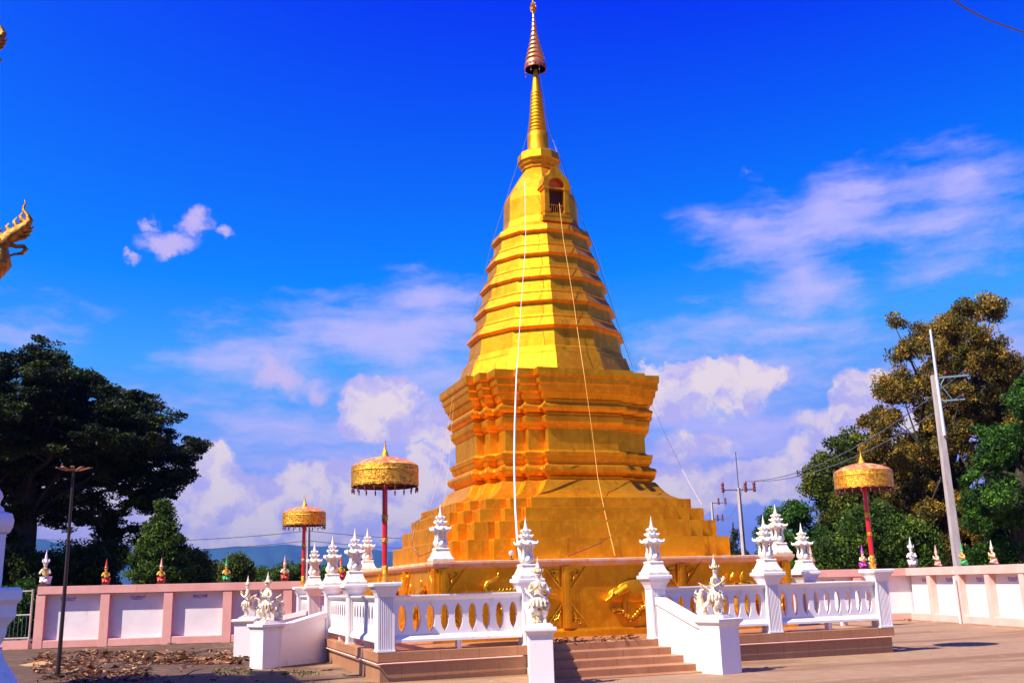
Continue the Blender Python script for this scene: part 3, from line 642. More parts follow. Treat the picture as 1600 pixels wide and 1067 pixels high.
# ------------------------------------------------------------ pinnacles
def make_pinnacle():
    t = empty('shrine_pinnacle')
    MB().square([(.215, 0), (.23, .015), (.23, .055), (.205, .07), (.18, .12), (.150, .20), (.145, .235), (.155, .24), (.155, .26), (.13, .275)]).build('base', M['ornament'], t, (0, 0, 0), .004)
    b = MB(); b.lathe([(.10, .27), (.135, .30), (.15, .34), (.145, .37), (.12, .40), (.105, .42)], 16)
    for i in range(8):
        a = 2*PI*i/8; b.ball((.13*math.cos(a), .13*math.sin(a), .37), .035, 8, 5, (1, 1, 1.6))
    b.build('lotus_cup', M['ornament'], t)
    for i in range(4):
        a = PI/4+PI/2*i; x, y = .115*math.cos(a), .115*math.sin(a)
        MB().tube([(x, y, .37), (x*1.15, y*1.15, .42), (x*.98, y*.98, .50), (x*1.05, y*1.05, .57), (x*1.35, y*1.35, .625)], [.036, .034, .024, .028, .04], 8).build('column', M['ornament'], t)
    MB().lathe([(.075, .38), (.06, .5), (.075, .61)], 10).build('core', M['ornament'], t)
    def roof(z, r, h, name):
        mb = MB(); n = 16; rings = []
        for fr_, zz in ((.70, z-.02), (.98, z-.005), (1.0, z+.012), (.90, z+.035), (.66, z+h*.6), (.46, z+h), (.42, z+h+.01)):
            ring = []
            for i in range(n):
                a = 2*PI*i/n; sq = 1/max(abs(math.cos(a)), abs(math.sin(a))); corner = (sq-1)/.414
                ring.append((r*fr_*sq*math.cos(a)*.9, r*fr_*sq*math.sin(a)*.9, zz + (.022*corner*(r/.2) if fr_ > .85 else 0)))
            rings.append(ring)
        mb.loft(rings, True, False)
        for i in range(4):
            a = PI/4+PI/2*i; d = r*1.24
            mb.tube([(d*.88*math.cos(a), d*.88*math.sin(a), z+.02), (d*1.03*math.cos(a), d*1.03*math.sin(a), z+.045*(r/.2)), (d*1.05*math.cos(a), d*1.05*math.sin(a), z+.085*(r/.2))], [.026*(r/.2)+.004, .018*(r/.2)+.003, .004], 6)
            sx_, sy_ = math.cos(PI/2*i), math.sin(PI/2*i)
            mb.ball((sx_*r*.86, sy_*r*.86, z+.035), .05*r/.2, 8, 5, (.6 if i % 2 == 0 else 1, 1 if i % 2 == 0 else .6, 1.1))
        return mb.build(name, M['ornament'], t)
    roof(.635, .20, .11, 'roof')
    MB().lathe([(.09, .73), (.095, .765), (.08, .79)], 12).build('neck', M['ornament'], t)
    roof(.785, .125, .075, 'roof')
    roof(.885, .092, .06, 'roof')
    MB().lathe([(.048, .93), (.052, .95), (.036, .965), (.04, .985), (.028, 1.0), (.022, 1.06), (.013, 1.11), (.004, 1.18)], 12).build('finial', M['ornament'], t)
    return t
pn = make_pinnacle()
def pin(first, loc, label, rz=0):
    o = pn if first else dup(pn, loc, rz)
    o.location = loc; return tag(o, label, 'ornament', 'white shrine shaped pinnacles')
pin(True, (FX[0], PY, HC), 'white shrine shaped pinnacle on the post left of the front steps')
pin(False, (FX[1], PY, HC), 'white shrine shaped pinnacle on the post right of the front steps')
pin(False, (FX[2], PY, HC), 'white shrine shaped pinnacle on the middle post of the right front balustrade')
pin(False, (5.17, -3.45, HC), 'white shrine shaped pinnacle on the side post at far right, nearest the small pink statue')
pin(False, (LX, LY[0], HC), 'white shrine shaped pinnacle on the left balustrade, largest of the three in that row')
pin(False, (LX, LY[1], HC), 'white shrine shaped pinnacle on the left balustrade, middle of the three in that row')
pin(False, (LX, LY[2], HC), 'white shrine shaped pinnacle on the left balustrade, farthest of the three in that row')
pin(False, (CX-4.13, -4.12, 2.155), 'white shrine shaped pinnacle on the near left corner of the gold base')
pin(False, (CX+4.10, -4.12, 2.155), 'white shrine shaped pinnacle on the right corner of the gold base')
pin(False, (CX-4.13, 4.0, 2.155), 'white shrine shaped pinnacle on the far left corner of the gold base')

# ------------------------------------------------------------ parasols
def make_umbrella():
    t = empty('ceremonial_umbrella'); H = 1.75          # built from the cap of the post (z=0) ; valance 1.75 .. 2.15
    MB().lathe([(.05, 0), (.05, 1.98)], 16).build('pole', M['red'], t)
    for z0, z1 in ((0, .30), (.72, .80), (1.12, 1.24)): MB().lathe([(.053, z0), (.062, z0+.01), (.056, (z0+z1)/2), (.062, z1-.01), (.053, z1)], 16).build('gold_band', M['gold_light'], t)
    n = 48; v0, v1, rr = 1.77, 2.14, .635
    mb = MB(); rings = []
    for k, (rad, z) in enumerate(((rr-.012, v0+.012), (rr, v0), (rr+.004, v0+.03), (rr, v0+.06), (rr, v0+.25), (rr+.008, v0+.27), (rr, v0+.29), (rr-.005, v1), (rr-.03, v1+.01))):
        rings.append([(rad*math.cos(2*PI*i/n), rad*math.sin(2*PI*i/n), z - (.022*abs(math.sin(PI*i/2)) if k < 2 else 0)) for i in range(n)])
    mb.loft(rings, False, False); mb.build('valance', M['gold_light'], t)
    MB().lathe([(.60, v0-.02), (.62, v0+.03), (.60, v0+.05)], 32, cap=False).build('inner_fringe', M['dark'], t)
    top = MB().lathe([(rr-.005, v1), (.56, v1+.05), (.42, v1+.115), (.25, v1+.16), (.10, v1+.185), (.05, v1+.19)], 32, cap=False).build('canopy_top', M['redcloth'], t)
    MB().lathe([(.09, v1+.17), (.10, v1+.19), (.06, v1+.22), (.065, v1+.25), (.045, v1+.27), (.05, v1+.29), (.03, v1+.31), (.025, v1+.36), (.012, v1+.43), (.003, v1+.52)], 14).build('finial', M['gold_light'], t)
    ribs = MB()
    for i in range(12):
        a = 2*PI*i/12; ribs.tube([(.05*math.cos(a), .05*math.sin(a), 1.9), (.35*math.cos(a), .35*math.sin(a), 2.05), (.60*math.cos(a), .60*math.sin(a), v1-.02)], .007, 5)
    ribs.build('ribs', M['redbrown'], t)
    for i in range(20):
        a = 2*PI*i/20+.1; x, y = .615*math.cos(a), .615*math.sin(a)
        MB().tube([(x, y, v0+.01), (x, y, v0-.03), (x, y, v0-.06), (x, y, v0-.13)], [.004, .006, .018, .010], 6).build('tassel', M['dark'] if i % 3 else M['redbrown'], t)
    return t
um = make_umbrella(); um.location = (-5.80, -6.09, HC)
tag(um, 'gold fringed red parasol, largest of three, on the near left corner post', 'parasol', 'gold and red ceremonial parasols')
tag(dup(um, (-5.80, 5.55, HC), .3), 'gold fringed parasol, smallest of three, beyond the left balustrade')
tag(dup(um, (5.10, -6.09, HC), .7), 'gold fringed red parasol on the right corner post, in front of the trees')

# ------------------------------------------------------------ statues
def fingers(mb, x, y, z, sx_, s=1.0):
    for k, L in enumerate((.034, .041, .044, .038)):
        yy = y + (k-1.5)*.0085*s
        mb.tube([(x, yy, z), (x+sx_*.001, yy, z+L*.5*s), (x-sx_*.004, yy, z+L*s)], [.0048*s, .0044*s, .0028*s], 6)
    mb.tube([(x, y+.02*s, z-.02*s), (x, y+.034*s, z+.0*s), (x-sx_*.002, y+.032*s, z+.014*s)], [.006*s, .005*s, .0035*s], 6)
def face(mb, c, r):
    x, y, z = c
    mb.ball((x, y-r*.98, z-.05*r), r*.16, 8, 5, (.8, 1, 1.7))
    for s in (-1, 1): mb.ball((x+s*r*.36, y-r*.80, z+r*.12), r*.15, 8, 5, (1.5, .6, .7)); mb.ball((x+s*r*.98, y, z), r*.22, 8, 5, (.5, 1, 1.7))
    mb.ball((x, y-r*.88, z-r*.45), r*.18, 8, 5, (1.5, .6, .5))
def make_kinnari():
    t = empty('kinnari_statue')
    MB().box((0, .08, .02), (.34, .52, .04)).box((0, .08, .05), (.30, .47, .02)).build('base_slab', M['white'], t, (0, 0, 0), .006)
    def ex(mb):
        fingers(mb, .011, -.150, .690, 1, 1.2); fingers(mb, -.011, -.150, .690, -1, 1.2); face(mb, (0, -.008, .845), .054)
    skin_body('body', [[(0, 0, .42, .085), (0, -.003, .52, .058), (0, -.005, .60, .072), (0, -.003, .68, .080), (0, 0, .745, .036), (0, -.002, .785, .030), (0, -.008, .84, .052), (0, -.004, .885, .044)],
        [3, (.088, 0, .695, .036), (.128, .0, .60, .030), (.125, -.06, .56, .025), (.055, -.125, .62, .018), (.014, -.150, .665, .016), (.012, -.150, .695, .012)],
        [3, (-.088, 0, .695, .036), (-.128, .0, .60, .030), (-.125, -.06, .56, .025), (-.055, -.125, .62, .018), (-.014, -.150, .665, .016), (-.012, -.150, .695, .012)],
        [0, (.062, -.01, .37, .075), (.082, -.07, .27, .055), (.075, .01, .16, .030), (.072, .0, .09, .026), (.075, -.06, .07, .030), (.078, -.11, .065, .018)],
        [0, (-.062, -.01, .37, .075), (-.082, -.07, .27, .055), (-.075, .01, .16, .030), (-.072, .0, .09, .026), (-.075, -.06, .07, .030), (-.078, -.11, .065, .018)]], M['kinnari'], t, 2, ex)
    tl = MB()
    tl.tube([(0, .05, .40), (0, .12, .47), (0, .19, .52), (0, .26, .49), (0, .30, .40), (0, .30, .28), (0, .28, .16), (0, .27, .06)], [.06, .045, .036, .034, .045, .065, .085, .09], 12)
    for k in range(7): tl.tube([(.0+.035*math.sin(k*2), .30, .12+.05*k), (.06*math.sin(k*1.7), .36, .15+.05*k), (.05*math.sin(k*1.3), .38, .21+.05*k)], [.025, .016, .004], 6)
    tl.tube([(0, .10, .30), (0, .2, .22), (0, .27, .16)], [.06, .05, .04], 8)
    tl.build('tail', M['kinnari'], t)
    sk_ = MB()
    for i in range(14):
        a = PI*2*i/14; ca, sa = math.cos(a), math.sin(a)
        sk_.tube([(.07*ca, .07*sa, .47), (.12*ca, .11*sa, .42), (.135*ca, .13*sa, .34), (.15*ca, .15*sa, .29 if sa > -.2 else .33)], [.02, .026, .02, .004], 6)
    sk_.build('feather_skirt', M['fig_gold'] if False else M['kinnari'], t)
    w = MB()
    for s in (-1, 1):
        for k in range(4): w.tube([(s*.06, .05, .44), (s*(.11+.015*k), .12, .50+.02*k), (s*(.12+.02*k), .18+.01*k, .50+.045*k)], [.02, .022, .004], 6)
    w.build('wing', M['kinnari'], t)
    cr = MB().lathe([(.052, .875), (.066, .885), (.068, .90), (.050, .915), (.052, .93), (.036, .95), (.038, .965), (.026, .985), (.022, 1.03), (.012, 1.07), (.003, 1.14)], 14)
    for i in range(6):
        a = 2*PI*i/6; cr.tube([(.062*math.cos(a), .062*math.sin(a), .89), (.075*math.cos(a), .075*math.sin(a), .92), (.070*math.cos(a), .070*math.sin(a), .95)], [.010, .008, .002], 5)
    cr.build('crown', M['kinnari'], t)
    return t
kn = make_kinnari()
def kin(first, ped, rz, label):
    o = kn if first else dup(kn, (0, 0, 0)); o.location = (ped[0], ped[1], .95); o.rotation_euler = (0, 0, rz); o.scale = (1.22, 1.12, 1.0); return tag(o, label, 'statue', 'crowned bird woman statues on pedestals')
kin(True, NP, R(-17), 'white crowned bird woman statue facing the camera on the nearest pedestal')
kin(False, RP, R(34), 'white crowned bird woman statue on the pedestal right of the front steps, long curled tail')
kin(False, LN, R(-62), 'white and gilt bird woman statue on the nearer pedestal of the left steps')
kin(False, LF, R(-100), 'white and gilt bird woman statue on the farther pedestal of the left steps')

def make_deva():
    t = empty('kneeling_statue')
    MB().box((0, .03, .025), (.20, .32, .05)).build('base', M['fig_dark'], t, (0, 0, 0), .005)
    def ex(mb):
        fingers(mb, .010, -.128, .400, 1, 1.1); fingers(mb, -.010, -.128, .400, -1, 1.1); face(mb, (0, -.012, .515), .050)
    skin_body('body', [[(0, .05, .20, .085), (0, .03, .28, .062), (0, .015, .36, .080), (0, .005, .43, .036), (0, -.006, .455, .030), (0, -.010, .51, .050), (0, -.004, .55, .042)],
        [2, (.085, .01, .385, .034), (.125, -.01, .30, .028), (.06, -.10, .33, .020), (.013, -.128, .375, .016), (.011, -.128, .405, .011)],
        [2, (-.085, .01, .385, .034), (-.125, -.01, .30, .028), (-.06, -.10, .33, .020), (-.013, -.128, .375, .016), (-.011, -.128, .405, .011)]], M['fig_skin'], t, 2, ex)
    skin_body('loincloth', [[(0, .06, .18, .095), (.045, .02, .16, .070), (.05, -.09, .12, .055), (.05, .02, .085, .045), (.045, .17, .075, .032)], [0, (-.045, .02, .16, .070), (-.05, -.09, .12, .055), (-.05, .02, .085, .045), (-.045, .17, .075, .032)]], M['fig_red'], t, 2)
    s_ = MB()
    s_.tube([(-.08, .0, .40), (0, -.06, .34), (.07, -.03, .26)], [.022, .026, .022], 8); s_.lathe([(.066, .0), (.072, .02), (.066, .04)], 14, (0, .035, .25)); s_.lathe([(.055, .0), (.085, .015), (.04, .03)], 14, (0, .01, .40))
    s_.build('sash', M['fig_gold'], t)
    cr = MB().lathe([(.050, .54), (.062, .55), (.060, .57), (.048, .58), (.045, .62), (.034, .66), (.028, .72), (.014, .79), (.003, .86)], 14, (0, -.004, 0)); cr.build('crown', M['fig_red'], t)
    return t
dv = make_deva(); used = [False]
# compound wall lines
WA = Vector((-13.6, 13.42, 0)); WC = onz(1430, 967.5, 0); WB = WC + Vector((-2.07, -8.04, 0)).normalized()*30
u1 = (WC-WA).normalized(); u2 = (WB-WC).normalized()
def deva(px, wall, label, cloth, crown, skin='fig_skin', sash='fig_gold', scale=1.0, face_=None, group=True):
    d = ray(px, 890); A, u = (WA, u1) if wall == 1 else (WC, u2)
    # intersection in plan of the bearing and the wall line
    den = d.x*u.y-d.y*u.x; tt = ((A.x-CP.x)*u.y-(A.y-CP.y)*u.x)/den; p = CP + d*tt
    s_ = (Vector((p.x, p.y, 0))-A).dot(u); L1 = (WC-WA).length
    zt = (2.02-.20*s_/L1) if wall == 1 else 1.80
    rz = math.atan2(u1.y, u1.x) if wall == 1 else math.atan2(u2.y, u2.x)+0
    if wall == 2: rz = math.atan2(u2.y, u2.x)
    if face_ is not None: rz = face_
    o = dup(dv, (p.x, p.y, zt), rz, scale)
    for ch in o.children:
        k = {'loincloth': cloth, 'crown': crown, 'body': skin, 'sash': sash}.get(ch.name.split('.')[0])
        if k: ch.data = ch.data.copy(); ch.data.materials[0] = M[k]
    return tag(o, label, 'statue', 'painted kneeling statues along the compound wall')
DV = [(166, 1, 'small red and gold kneeling statue with red cone crown, between guardian statue and conical tree', 'fig_red', 'fig_red', 'fig_gold'),
      (252, 1, 'small red kneeling statue with pale pink crown, before the conical green tree', 'fig_red', 'fig_pink', 'fig_gold'),
      (354, 1, 'small kneeling statue with green crown and green cloth on the back wall', 'fig_green', 'fig_green', 'fig_gold'),
      (445, 1, 'small red and cream kneeling statue left of the smallest parasol pole', 'fig_red', 'fig_pink', 'fig_skin'),
      (533, 1, 'small orange red kneeling statue seen between two white pinnacles', 'fig_red', 'fig_red', 'fig_gold'),
      (1269, 1, 'small salmon pink kneeling statue beside the rearmost right pinnacle', 'fig_pink', 'fig_pink', 'fig_skin'),
      (1350, 1, 'small kneeling statue in purple and white near the right parasol pole', 'fig_purple', 'fig_purple', 'fig_skin'),
      (1364, 1, 'small cream and gold crowned statue directly left of the right parasol pole', 'fig_cream', 'fig_gold', 'fig_cream'),
      (1466, 2, 'small salmon kneeling statue on the right wall, left of the concrete pole', 'fig_pink', 'fig_pink', 'fig_skin'),
      (1507, 2, 'small kneeling statue with green crown and green base on the right wall', 'fig_green', 'fig_green', 'fig_gold'),
      (1554, 2, 'small pink kneeling statue with white crown, rightmost on the wall', 'fig_pink', 'fig_cream', 'fig_skin')]
for px, w, l, a, b, c in DV: deva(px, w, l, a, b, c, scale=1.04 if w == 1 else .92)
for px, w, l, s_ in ((71, 1, 'large cream guardian statue with spiked crown at the left end of the back wall', 1.42), (1427, 1, 'large white guardian statue where the back wall meets the right wall', 1.30)):
    o = deva(px, w, l, 'white', 'white', 'fig_cream' if px < 100 else 'white', 'fig_gold' if px < 100 else 'white', s_, None if px < 100 else R(-50))
    mb = MB()
    for i in range(6):
        a = 2*PI*i/6; mb.tube([(.055*math.cos(a), .055*math.sin(a), .56), (.085*math.cos(a), .085*math.sin(a), .60), (.075*math.cos(a), .075*math.sin(a), .65)], [.014, .012, .003], 6)
    mb.build('crown_spikes', M['white'], o)
for ch in list(dv.children): bpy.data.objects.remove(ch)
bpy.data.objects.remove(dv)

# ------------------------------------------------------------ compound walls
def comp_wall(A, B, label, zl, zr, pil, plaques, panelm, colm, pil_w=.30):
    L = (B-A).length; u = (B-A).normalized(); rz = math.atan2(u.y, u.x)
    t = empty('compound_wall', A, rz); tag(t, label, 'wall')
    def sl(y0, y1, za0, za1, zb0, zb1, x0=0, x1=None):       # slab along x with sloping heights
        x1 = L if x1 is None else x1; mb = MB()
        vs = [(x0, y0, za0), (x0, y1, za0), (x0, y0, za1), (x0, y1, za1), (x1, y0, zb0), (x1, y1, zb0), (x1, y0, zb1), (x1, y1, zb1)]
        return mb.add(vs, [(0, 1, 3, 2), (4, 6, 7, 5), (0, 4, 5, 1), (2, 3, 7, 6), (0, 2, 6, 4), (1, 5, 7, 3)])
    sl(-.04, .10, 0, zl-.10, 0, zr-.10).build('panel', panelm, t)
    sl(-.28, .16, zl-.26, zl, zr-.26, zr).build('coping', colm, t, (0, 0, 0), .006)
    sl(-.245, .12, 0, .26, 0, .26).build('footing', colm, t, (0, 0, 0), .02)
    for x in pil:
        zt = zl+(zr-zl)*x/L
        MB().box((x, -.075, (zt-.26)/2), (pil_w, .37, zt-.262)).build('pilaster', colm, t, (0, 0, 0), .006)
    for x in plaques:
        zt = zl+(zr-zl)*x/L-.42
        mb = MB(); pts = [(-.25, -.06), (-.21, -.03), (-.25, .0), (-.25, .06), (-.08, .03), (0, .055), (.08, .03), (.25, .06), (.25, 0), (.21, -.03), (.25, -.06), (.1, -.075), (-.1, -.075)]
        mb.prism([(p[0]+x, p[1]+zt) for p in pts], 'y', -.052, -.04); q = mb.build('plaque', M['purple'], t)
        mk = MB()
        for i in range(12): h = random.uniform(.010, .022); mk.box((x-.15+i*.027, -.0535, zt-.015+.02*math.sin(i*.5)), (.012, .003, h*1.4))
        mk.build('lettering', M['white'], q)
    return t
def wall_s(px, A, u):
    d = ray(px, 950); den = d.x*u.y-d.y*u.x; tt = ((A.x-CP.x)*u.y-(A.y-CP.y)*u.x)/den; p = CP+d*tt; return (Vector((p.x, p.y, 0))-A).dot(u)
L1 = (WC-WA).length
sp = [wall_s(px, WA, u1) for px in (167, 265, 357)]
step = (sp[2]-sp[0])/2
pl = [.12]+sp; 
while pl[-1]+step < L1-.3: pl.append(pl[-1]+step)
comp_wall(WA, WC, 'long pink and white panelled compound wall behind the stupa', 2.02, 1.82, pl, [p+step*.5 for p in pl[1:] if p+step*.5 < L1]+[.95], mat('lilac_white_plaster', (.76, .67, .68), .75, 0, (.70, .61, .62), 1.2, .15, 20, (.5, .38, .35), 3, thr2=(.62, .95), streak=(.42, .32, .30), sthr=(.62, .85), sstretch=(2, 2, .5)), M['pink'])
sp = [wall_s(px, WC, u2) for px in (1467, 1513, 1560)]; step2 = (sp[2]-sp[0])/2
pl = [0.14]+sp
while pl[-1]+step2 < 29: pl.append(pl[-1]+step2)
comp_wall(WC+u2*.14, WB, 'bright white right hand compound wall with pale pink coping', 1.82, 1.80, [p-.14 for p in pl[1:]], [p+step2*.5 for p in pl[:-1]], M['plaster'], M['pinkpale'], .26)

# pipe gate at the left end of the back wall
def gate():
    A = WA - u1*.25; t = empty('pipe_gate', (A.x, A.y, 0), math.atan2(u1.y, u1.x)); tag(t, 'white steel pipe gate at the left end of the back wall', 'gate')
    mb = MB()
    for x in (0, -1.6, -3.2): mb.tube([(x, 0, .05), (x, 0, 1.95)], .035, 8)
    for z in (.35, 1.1, 1.88): mb.tube([(0, 0, z), (-3.2, 0, z)], .028, 8)
    mb.build('frame', M['concrete_pole'], t)
    m2 = MB()
    for i in range(24): m2.tube([(-.13-.13*i, 0, .35), (-.13-.13*i, 0, 1.1)], .006, 4)
    m2.build('mesh_bars', M['steel'], t)
    MB().box((-1.6, .05, .14), (3.2, .2, .28)).build('sill', M['pink'], t)
gate()

# ------------------------------------------------------------ white shrine post at the left edge
def shrine():
    p = atd(-30, 1000, 10); c = (p.x, p.y, 0); t = empty('white_shrine_post', c, R(8)); tag(t, 'white moulded shrine post with onion bud finial at the left edge, in shade', 'shrine')
    MB().square([(.62, 0), (.62, .3), (.55, .34), (.50, .62), (.40, .70), (.40, .82), (.36, .86), (.30, .98), (.22, 1.10), (.17, 1.20), (.17, 1.24)]).build('stepped_base', M['white'], t, (0, 0, 0), .006)
    MB().square([(.13, 1.24), (.17, 1.30), (.19, 1.36), (.19, 1.42), (.22, 1.46), (.25, 1.50), (.25, 1.60), (.285, 1.64), (.285, 1.72), (.26, 1.745)]).build('tray', M['white'], t, (0, 0, 0), .005)
    MB().square([(.12, 1.745), (.12, 2.20)]).build('shaft', M['white'], t, (0, 0, 0), .005)
    MB().lathe([(.12, 2.20), (.16, 2.22), (.185, 2.27), (.19, 2.32), (.17, 2.38), (.10, 2.40)], 8, smooth=False, a0=PI/8).build('capital', M['white'], t, (0, 0, 0), .008)
    MB().lathe([(.09, 2.40), (.085, 2.43), (.05, 2.46), (.055, 2.49), (.072, 2.53), (.06, 2.57), (.03, 2.61), (.006, 2.67)], 16).build('bud_finial', M['white'], t)
shrine()

# ------------------------------------------------------------ temple hall beyond the left edge, its roof finials reach into view
def naga(mb, S_, P, flip=1):
    """flame tipped serpent, local x to the right, z up"""
    def T(x, z, y=0): return (P[0]+x*S_, P[1]+y*S_, P[2]+z*S_)
    mb.tube([T(-1.9, -.95), T(-1.3, -.85), T(-.85, -.72), T(-.50, -.52), T(-.34, -.30), T(-.38, -.05), T(-.36, .15), T(-.20, .36), T(0, .54), T(.16, .70), T(.22, .84), T(.15, .98), T(.06, 1.08), T(.06, 1.18), T(.10, 1.25), T(.07, 1.36)],
            [q*S_ for q in (.26, .28, .29, .29, .28, .23, .19, .17, .15, .115, .085, .055, .04, .03, .026, .006)], 12)
    for x, z in ((-.78, -.34), (-.70, -.14), (-.62, .06), (-.52, .24), (-.40, .40), (-.25, .55), (-.10, .70), (.02, .84)):
        mb.tube([T(x+.16, z-.12), T(x+.03, z-.02), T(x-.02, z+.07), T(x+.03, z+.19)], [.09*S_, .075*S_, .045*S_, .006*S_], 6)
    for dz in (0, .11, .22):
        mb.tube([T(-.12+dz*.6, .30+dz), T(.02+dz*.6, .36+dz), T(.15+dz*.5, .38+dz), T(.27+dz*.3, .47+dz)], [.08*S_, .065*S_, .045*S_, .008*S_], 7)
    mb.tube([T(-.22, .20), T(-.02, .14), T(.14, .16), T(.20, .10), T(.13, -.02), T(-.05, -.06), T(-.2, -.14)], [.07*S_, .05*S_, .055*S_, .06*S_, .05*S_, .03*S_, .03*S_], 8)
    for k in range(26):
        a = random.random(); mb.ball(T(-.40-.35*a, .2-.9*a+random.uniform(-.1, .1), random.uniform(-.22, -.14)), .045*S_, 6, 4)
def hall():
    P = atd(26, 394, 18.5)
    ex, ez = P.x-.75, P.z-.85; y1 = P.y+1.9; y0 = y1-12.8
    t = empty('temple_hall', (ex-5, (y0+y1)/2, 0)); of = (ex-5, (y0+y1)/2, 0); tag(t, 'temple hall beyond the left edge whose gold serpent roof finials show against the sky', 'building')
    MB().box((ex-6.2, (y0+y1)/2, (ez-.4)/2), (9, 9.6, ez-.4)).build('wall', M['plaster'], t, of)
    for i, (dz, w, x_) in enumerate(((0, 3.4, 0), (1.9, 3.0, -2.8))):
        xr = ex+x_; zz = ez+dz+ (2.3 if i else 0)
        mb = MB(); mb.prism([(xr, zz), (xr-w, zz+w*1.0), (xr-w, zz+w*1.0-.2), (xr, zz-.2)], 'y', y0, y1-.1*i); mb.build('roof', M['roof'], t, of)
        mb = MB(); mb.prism([(2*(ex-6.2)-xr, zz), (2*(ex-6.2)-xr+w, zz+w), (2*(ex-6.2)-xr+w, zz+w-.2), (2*(ex-6.2)-xr, zz-.2)], 'y', y0, y1-.1*i); mb.build('roof', M['roof'], t, of)
    MB().prism([(ex-2.6, ez-.5), (ex-2.6, ez+2.4), (ex-6.2, ez+6.2), (ex-9.8, ez+2.4), (ex-9.8, ez-.5)], 'y', y0+.5, y1-.6).build('gable', M['plaster'], t, of)
    mb = MB(); naga(mb, .72, (P.x, P.y, P.z)); mb.build('serpent_finial', M['gilt_shaded'], t, of)
    Q = atd(-15, 98, 18.5); mb = MB(); naga(mb, .72, (Q.x, Q.y, Q.z)); mb.build('serpent_finial', M['gilt_shaded'], t, of)
hall()

# ------------------------------------------------------------ lamp post, poles, wires
def lamp_post():
    p = onz(90, 1058, 0); q = atd(108, 736, (Vector((p.x, p.y, 0))-Vector((CP.x, CP.y, 0))).length)
    t = empty('lamp_post', p); tag(t, 'thin dark lamp post with five flat lamps, in front of the left trees', 'lamp')
    H = q.z
    MB().tube([(0, 0, 0), (.01, 0, H*.5), (0, 0, H)], [.048, .04, .028], 10).build('pole', M['black'], t)
    MB().box((0, 0, .02), (.3, .3, .04)).build('base_plate', M['black'], t)
    for k in range(5):
        a = R(200+k*35); c, s_ = math.cos(a), math.sin(a)
        arm = MB().tube([(0, 0, H-.02), (.16*c, .16*s_, H+.02)], .012, 6).build('arm', M['black'], t)
        mb = MB(); mb.box((0, 0, 0), (.24, .08, .02)); rt = Matrix.Translation((.25*c, .25*s_, H+.04)) @ Matrix.Rotation(a, 4, 'Z') @ Matrix.Rotation(-.25, 4, 'Y'); mb.v = [tuple(rt @ Vector(v)) for v in mb.v]
        mb.build('lamp_head', mat('dull_lamp', (.35, .16, .08), .4, .2) if k == 0 else bpy.data.materials['dull_lamp'], arm)
lamp_post()
def wires(name, label, pts, r=.012, m='wire', sag=.5, n=14, group='overhead power lines'):
    mb = MB()
    for a, b in zip(pts[:-1], pts[1:]):
        a, b = Vector(a), Vector(b); mb.tube([a.lerp(b, i/n) - Vector((0, 0, sag*4*(i/n)*(1-i/n))) for i in range(n+1)], r, 6)
    c = Vector(pts[0]); o = mb.build(name, M[m], None, (0, 0, 0))
    tag(o, label, 'wire', group); return o
def conc_pole():
    p = atd(1498, 886, 40); p.z = 0
    t = empty('concrete_pole', p); tag(t, 'tall tapering concrete power pole with steel brackets, before the brown tree', 'pole')
    H = atd(1463, 586, 40).z; Ht = atd(1455, 514, 39.8).z
    MB().square([(.15, 0), (.095, H)], (0, 0, 0), R(-20)).build('shaft', M['concrete_pole'], t, (0, 0, 0), .01)
    k = R(-38)
    MB().tube([(-.02, -.18, H-2.3), (-.02, -.16, H), (-.02, -.16, Ht)], [.06, .055, .04], 8).build('steel_extension', mat('pale_steel', (.62, .66, .72), .4, .2), t)
    c, s_ = math.cos(k), math.sin(k)
    arm = MB(); arm.box((.6*c, .6*s_-.1, H-.12), (1.05, .06, .065), k); arm.box((.5*c, .5*s_-.1, H-1.0), (.8, .05, .06), k)
    arm.tube([(.1*c, .1*s_-.1, H-.35), (.45*c, .45*s_-.1, H-.95)], .02, 6); arm.tube([(.1*c, .1*s_-.1, H-.45), (.3*c, .3*s_-.1, H-.14)], .02, 6); a = arm.build('bracket', M['steel'], t)
    for x, z in ((.35, H-.02), (1.05, H-.02), (.85, H-.92)): MB().lathe([(.03, 0), (.06, .03), (.035, .06), (.05, .09), (.02, .13)], 10, (x*c, x*s_-.1, z)).build('insulator', M['redbrown'], t)
    ctop = Vector((p.x+1.05*c, p.y+1.05*s_-.1, H))
    return ctop
ctop = conc_pole()
pp = onz(1501, 974, 0)
o = MB().tube([(pp.x, pp.y, 0), (pp.x-.06, pp.y, 1.0), tuple(atd(1490, 900, (pp-CP).xy.length))], .03, 8).build('earth_pipe', M['pipe'], None, (0, 0, 0)); tag(o, 'thin white pipe against the right wall below the concrete pole', 'pipe')
